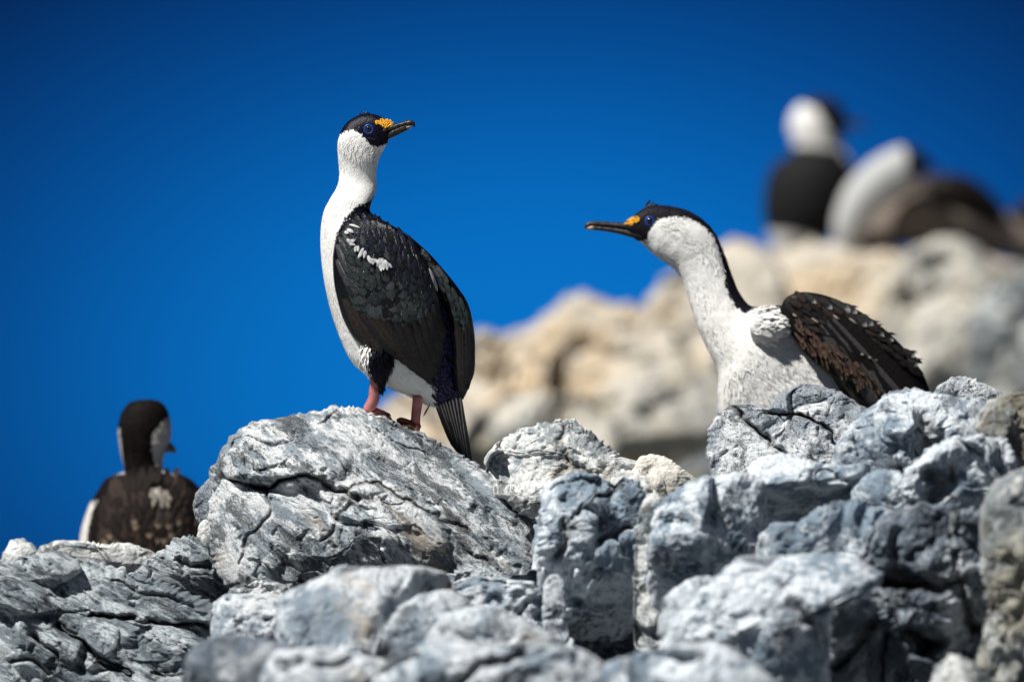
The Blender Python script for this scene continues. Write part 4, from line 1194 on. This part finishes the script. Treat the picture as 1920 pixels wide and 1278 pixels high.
# ================================================================== the stretching bird
B2 = Bird(32.62, 'stretching_cormorant', 'black and white cormorant stretching its neck to the left with a raised brown wing', (1480, 880, 0))
body2 = [(1170, 419, 1176, 434, 8, 10), (1180, 411, 1187, 446, 13, 8), (1200, 395, 1203, 456, 19, 4), (1222, 385, 1216, 468, 24, 0), (1252, 386, 1232, 482, 27, 0),
         (1284, 393, 1252, 495, 29, 0), (1318, 412, 1268, 508, 29, 0), (1342, 440, 1279, 524, 29, 0), (1360, 480, 1287, 545, 29, 2), (1373, 518, 1296, 575, 31, 4),
         (1388, 552, 1310, 618, 36, 6), (1410, 574, 1330, 662, 46, 6), (1450, 572, 1347, 700, 60, 6), (1500, 578, 1345, 745, 72, 4), (1560, 610, 1352, 800, 78, 0),
         (1620, 670, 1390, 860, 78, 0), (1670, 740, 1450, 905, 70, 0), (1720, 800, 1540, 940, 50, 0), (1760, 850, 1640, 950, 30, 0), (1780, 890, 1740, 940, 10, 0)]
cap2 = [(1195, 453), (1213, 449), (1218, 434), (1224, 424), (1236, 411), (1262, 405), (1290, 408), (1312, 420), (1335, 442), (1348, 470), (1356, 500), (1360, 535),
        (1368, 558), (1380, 577), (1396, 588), (1425, 574), (1440, 355), (1150, 350), (1150, 460)]
back2 = [(1425, 555), (1462, 580), (1468, 605), (1490, 632), (1530, 655), (1590, 720), (1615, 745), (1640, 800), (1700, 960), (1820, 960), (1820, 540), (1430, 540)]
polys2 = [cap2, back2]
B2.loft('body', body2, M_BODY2, n=200, m=90, polys=polys2, relief=1.6, rs=22)
wing2 = [(1462, 580, 1472, 602, 8, 76), (1474, 558, 1492, 640, 16, 78), (1505, 547, 1520, 675, 20, 80), (1555, 556, 1560, 705, 22, 82), (1610, 582, 1600, 740, 22, 82),
         (1660, 618, 1640, 775, 20, 78), (1702, 660, 1680, 800, 18, 74), (1730, 700, 1712, 820, 14, 70), (1748, 745, 1738, 820, 8, 66)]
w3 = B2.loft('wing', wing2, F_B2[0], n=80, m=30, sq=0.6)
B2.build_map()
cut2 = [(1175, 360), (1230, 384), (1290, 390), (1240, 408), (1220, 440), (1196, 455), (1150, 450)]
B2.tufts(body2, polys2, 11000, 12, 1.8, M_BODY2, off=1.0, cut_zone=cut2, lift=0.06, jitter=.25)
B2.tufts(body2, polys2, 3600, 20, 4.5, M_BODY2, name='breast_plumage', zone=[(1345, 690), (1400, 585), (1470, 580), (1560, 690), (1640, 760), (1600, 900), (1340, 900)], lift=0.10, jitter=0.35)
wl = [(1400, 590, 1410, 640, 26, 62), (1430, 578, 1440, 650, 34, 66), (1462, 584, 1466, 640, 30, 66), (1482, 604, 1480, 630, 14, 64)]
B2.loft('shoulder', wl, M_BODY2, n=30, m=24, polys=[[(1466, 560), (1490, 560), (1490, 600), (1476, 590)]], relief=4, rs=30)
B2.tufts(wl, [[(1472, 560), (1500, 560), (1500, 604), (1482, 594)]], 420, 22, 7, M_BODY2, name='shoulder_plumage', lift=0.18, jitter=0.4)
# bare silvery quills underneath, coverts and down above
rg = random.Random(9)
for k in range(11):
    q = k / 10
    rx_, ry_ = 1515 + 60 * q, 620 - 30 * q
    tx, ty = 1640 + 100 * q, 800 - 55 * q
    B2.feather('flight_feather', rx_, ry_, tx - rx_, ty - ry_, math.hypot(tx - rx_, ty - ry_) * 1.04, 22, F_SILV if k in (1, 3, 4, 6, 8) else F_B2[0], w3, off=(1 + .8 * k, 5 + .8 * k), rows=8, taper=0.7, curve=0.05)
cov2 = [(1478, 570), (1500, 552), (1560, 562), (1620, 592), (1680, 636), (1722, 685), (1715, 700), (1670, 668), (1610, 640), (1560, 630), (1500, 612), (1480, 600)]
y = 700.0; row = 0
while y > 545:
    x = 1470 + (row % 2) * 7
    while x < 1740:
        xx, yy = x + rg.uniform(-4, 4), y + rg.uniform(-4, 4)
        if in_poly(xx, yy, cov2):
            edge_ = yy < np.interp(xx, [1500, 1560, 1620, 1680, 1722], [560, 572, 603, 648, 696])
            a = rg.uniform(-.2, .2)
            pl_ = edge_ and xx > 1570
            B2.feather('covert_feather', xx - 10, yy - 10, 0.9 + a, 0.62 - a, rg.uniform(28, 44), rg.uniform(8, 14), F_B2[2] if (edge_ and rg.random() < .5) else rg.choice(F_B2[:2]), w3,
                       off=(1.5 + row * .15, 5 + row * .15), rows=5, splay=rg.uniform(-1.5, 1.5))
            for _w in range(2 if pl_ else 0):
                B2.feather('wispy_feather', xx - 4, yy - 6, 1, rg.uniform(-.1, .35), rg.uniform(14, 26), 3.2, F_B2[2] if rg.random() < .5 else F_B2[0], w3, off=(2, 5), rows=3)
        x += 15
    y -= 12
    row += 1
for k in range(110):
    q = rg.random()
    x = np.interp(q, [0, .3, .6, 1], [1480, 1515, 1560, 1625]) + rg.uniform(-14, 20); y = np.interp(q, [0, .3, .6, 1], [600, 640, 672, 712]) + rg.uniform(-22, 10)
    B2.feather('down_feather', x, y, .5 + rg.uniform(-.4, .4), 1, rg.uniform(18, 34), rg.uniform(4, 7), F_RUF if rg.random() < .75 else F_B2[1], w3, off=(6, 10), rows=4, splay=rg.uniform(-2, 2))
for (x, y, L) in ((1562, 590, 14), (1592, 596, 18), (1486, 588, 9), (1522, 596, 15), (1474, 606, 11), (1614, 662, 7), (1628, 668, 7), (1640, 672, 6)):
    B2.feather('pale_feather', x, y, .8, .6, L, 4, F_PALEBR, w3, off=(9, 11), rows=3)
ub2 = [(1222, 424, 1219, 438, 16, 8), (1205, 421, 1204, 436, 12, 10), (1185, 418.5, 1185, 432, 9, 10), (1160, 417, 1160, 428.5, 7, 10), (1135, 415.6, 1135, 425.5, 5.6, 10), (1114, 414.6, 1114, 424, 5.2, 10),
       (1104, 416, 1104, 424.5, 4.8, 10), (1098, 419.5, 1099, 427, 3.4, 10), (1095.5, 425, 1097, 430, 1.5, 10)]
B2.loft('upper_bill', ub2, M_BILL, n=50, m=20, surf=False)
lb2 = [(1222, 436, 1214, 452, 15, 6), (1205, 435, 1200, 450, 12, 8), (1185, 431, 1183, 445, 9, 10), (1160, 427.5, 1159, 438.5, 6.5, 10), (1135, 424.5, 1134.5, 434, 5.2, 10), (1115, 423.5, 1115, 431.5, 4.6, 10),
       (1104, 424.5, 1105, 431, 3.6, 10), (1099, 427, 1099.5, 430, 1.2, 10)]
l2 = B2.loft('lower_bill', lb2, M_BILL, n=50, m=20, surf=False)
B2.loft('bill_tip', [(1101, 426, 1101, 430, 1.5, 12), (1106, 424, 1107, 431.5, 4, 12.4), (1113, 423, 1113, 431, 4.4, 12.4), (1116, 425, 1116, 429, 1, 12)], M_BILLTIP, n=16, m=14, surf=False, parent=l2)
B2.eye(1218, 414.5, B2.at(1218, 414) - 1.5, 9.5, 0.98)
bm = bmesh.new()
cp2 = [(1170, 421), (1180, 410), (1192, 405), (1200, 408), (1198, 415), (1188, 419), (1186, 422)]
for k in range(300):
    x, y = rg.uniform(1168, 1202), rg.uniform(403, 424)
    if in_poly(x, y, cp2): B2.ball(bm, x, y, max(float(B2.at(x, y)), 12) + rg.uniform(0, 1.0), rg.uniform(1.2, 2.0))
B2.finish_ball_mesh('caruncle', bm, M_CAR)
for (x, y, dx, dy, L) in ((1216, 388, .15, -1, 14), (1221, 388, .5, -1, 11), (1211, 390, .25, -1, 11), (1226, 388, .9, -.7, 9)):
    B2.feather('crest_feather', x, y, dx, dy, L, 5, F_MANT[0], B2.root, flat=(2, 2), off=(0, 0), rows=3)

# ================================================================== the brown bird seen from behind
B3 = Bird(33.35, 'cormorant_from_behind', 'brown backed bird seen from behind on the pale rock at the left, head turned right', (270, 1060, 0))
body3 = [(262, 749, 280, 748, 6, 0), (243, 755, 300, 753, 24, 0), (229, 772, 314, 770, 34, 0), (222, 798, 320, 797, 38, 0), (223, 824, 319, 824, 37, 0), (226, 846, 309, 848, 33, 0),
         (230, 868, 305, 868, 32, 0), (231, 884, 312, 884, 36, 0), (200, 897, 348, 893, 50, -4), (184, 920, 372, 912, 62, -6), (168, 946, 388, 940, 70, -6), (153, 990, 396, 985, 76, -6),
         (148, 1040, 400, 1040, 76, -6), (165, 1100, 388, 1100, 66, -6), (200, 1150, 350, 1150, 40, -6)]
w3c = [[(312, 782), (303, 792), (294, 803), (285, 815), (285, 835), (288, 858), (296, 880), (320, 892), (345, 880), (345, 780)],
       [(215, 800), (224, 802), (229, 850), (233, 888), (215, 888)], [(184, 938), (174, 955), (166, 985), (163, 1010), (170, 1060), (130, 1060), (130, 940)],
       [(278, 922), (290, 915), (318, 919), (323, 936), (312, 950), (297, 953)]]
full3 = [[(100, 700), (450, 700), (450, 1200), (100, 1200)]]
B3.loft('body', body3, M_BROWN, n=150, m=80, polys=full3, cuts=w3c, relief=2.5)
B3.build_map()
B3.tufts(body3, full3, 6000, 10, 2.2, M_BROWN, cuts=w3c, lift=0.12, off=1)
rg = random.Random(12)
y = 1050.0; row = 0
bk3 = [(232, 892), (300, 890), (345, 897), (376, 920), (390, 950), (392, 1060), (182, 1060), (186, 985), (194, 935), (206, 905)]
hole3 = w3c[3]
while y > 890:
    x = 180 + (row % 2) * 8
    while x < 395:
        xx, yy = x + rg.uniform(-3, 3), y + rg.uniform(-4, 4)
        if in_poly(xx, yy, bk3) and in_poly(xx, yy - 16, [(222, 860), (315, 860), (350, 898), (380, 925), (396, 1060), (160, 1060), (180, 945), (205, 905)]) and not any(in_poly(xx, yy + q_, hole3) for q_ in (-12, -4, 4, 10, 18)):
            low = (yy - 890) / 160
            mt = F_BR[2] if (low > .45 and rg.random() < .35) else F_BR[1] if rg.random() < .25 + .4 * low else F_BR[0]
            B3.feather('back_feather', xx, yy - 20, (xx - 300) * -0.0012 + rg.uniform(-.12, .12), 1, 34 + 18 * low, 14 + 8 * low, mt, B3.root, off=(.8 + row * .12, 3 + row * .12), rows=5)
        x += 15
    y -= 13
    row += 1
for k in range(18):
    x, y = 283 + 34 * rg.random(), 911 + 24 * rg.random()
    B3.feather('pale_feather', x, y, rg.uniform(-.3, .3), 1, rg.uniform(12, 24), 7, F_PALEBR, B3.root, off=(4, 6), rows=4)
B3.loft('bill', [(300, 824, 300, 850, 9, -6), (312, 824, 310, 848, 9, 0), (322, 831, 318, 847, 6.5, 0), (329, 840, 326, 848.5, 3.6, 0), (331, 846, 330, 849.5, 0.8, 0)], M_BILLBR, n=24, m=14, surf=False)

# ================================================================== the far birds, far out of focus
B4 = Bird(40.3, 'far_standing_cormorant', 'far blurred bird standing upright with white face and black back', (1500, 480, 0))
b4 = [(1520, 185, 1552, 183, 8, 0), (1494, 202, 1574, 196, 34, 0), (1482, 222, 1585, 218, 42, 0), (1480, 246, 1582, 246, 42, 0), (1488, 270, 1578, 272, 38, 0), (1480, 288, 1590, 290, 40, 0),
      (1446, 315, 1602, 318, 54, 0), (1434, 350, 1604, 350, 62, 0), (1430, 390, 1598, 388, 62, 0), (1434, 420, 1584, 420, 56, 0), (1444, 448, 1550, 450, 44, 0), (1456, 475, 1520, 478, 28, 0), (1470, 490, 1505, 490, 10, 0)]
p4 = [[(1480, 170), (1498, 194), (1528, 204), (1550, 236), (1566, 262), (1660, 262), (1660, 165)],
      [(1420, 276), (1510, 274), (1572, 280), (1586, 300), (1610, 330), (1620, 420), (1570, 480), (1530, 446), (1480, 434), (1400, 430), (1400, 276)]]
B4.loft('body', b4, M_FARB, n=80, m=40, polys=p4)
B4.loft('bill', [(1572, 222, 1574, 245, 12, 8), (1592, 226, 1592, 242, 8, 8), (1612, 230, 1611, 240, 5, 8), (1628, 235, 1627, 241, 2, 8)], M_BILL, n=20, m=12, surf=False)
for (xa, xb) in ((1472, 1468), (1500, 1504)):
    B4.tube('leg', [(xa, 470, 5, 8), (xb, 488, 5, 8), (xb + 4, 500, 10, 10)], M_LEG)
B5 = Bird(39.85, 'far_crouching_cormorant', 'far blurred bird with pale neck bent over beside the far standing bird', (1620, 460, 0))
b5 = [(1742, 300, 1746, 312, 4, 6), (1716, 278, 1736, 322, 22, 4), (1690, 274, 1716, 340, 30, 2), (1662, 284, 1700, 354, 34, 0), (1634, 300, 1676, 372, 36, 0), (1606, 324, 1652, 396, 38, 0), (1584, 352, 1630, 422, 38, 0),
      (1570, 385, 1614, 447, 34, 0), (1562, 420, 1602, 466, 26, 0), (1566, 455, 1590, 476, 10, 0)]
B5.loft('body', b5, M_FARG, n=70, m=36, polys=[[(1682, 255), (1700, 290), (1702, 325), (1730, 350), (1790, 350), (1790, 255)]])
B5.loft('bill', [(1736, 296, 1740, 316, 8, 6), (1752, 312, 1748, 324, 5, 6), (1764, 326, 1760, 331, 2, 6)], M_BILL, n=14, m=10, surf=False)
B6 = Bird(40.0, 'far_brown_bird', 'far blurred brown bird lying along the ridge right of the pale necked bird', (1760, 460, 0))
b6 = [(1606, 440, 1602, 470, 12, -10), (1640, 398, 1626, 462, 30, -8), (1672, 362, 1650, 464, 44, 0), (1715, 335, 1690, 462, 56, 12), (1770, 330, 1745, 466, 62, 8), (1820, 345, 1795, 470, 60, 4), (1862, 375, 1840, 475, 50, 0), (1905, 410, 1890, 485, 36, 0), (1950, 440, 1940, 495, 20, 0)]
B6.loft('body', b6, M_FARBROWN, n=70, m=40, polys=[[(1680, 380), (1720, 360), (1790, 372), (1840, 385), (1870, 400), (1900, 300), (1600, 300), (1600, 400)], [(1600, 420), (1680, 440), (1690, 500), (1600, 500)]])
B6.loft('wing', [(1735, 345, 1745, 400, 12, 55), (1775, 326, 1780, 395, 18, 58), (1820, 335, 1815, 400, 16, 56), (1858, 362, 1850, 415, 10, 50), (1885, 395, 1880, 420, 4, 46)], F_BR[0], n=30, m=20, surf=False)
B7 = Bird(40.4, 'far_black_bird', 'far blurred black bird cut off by the right edge of the photo', (1940, 470, 0))
B7.loft('body', [(1925, 372, 1945, 372, 10, 0), (1903, 388, 1975, 388, 34, 0), (1896, 412, 1995, 412, 44, 0), (1898, 450, 2010, 450, 46, 0), (1910, 490, 2005, 490, 30, 0), (1930, 505, 1985, 505, 8, 0)], M_FARB, n=40, m=30,
        polys=[[(1850, 300), (2100, 300), (2100, 600), (1850, 600)]])
B7.loft('tail', [(1980, 440, 1990, 490, 16, 0), (2030, 460, 2030, 495, 10, 0), (2060, 480, 2060, 496, 4, 0)], F_BR[0], n=16, m=12, surf=False)
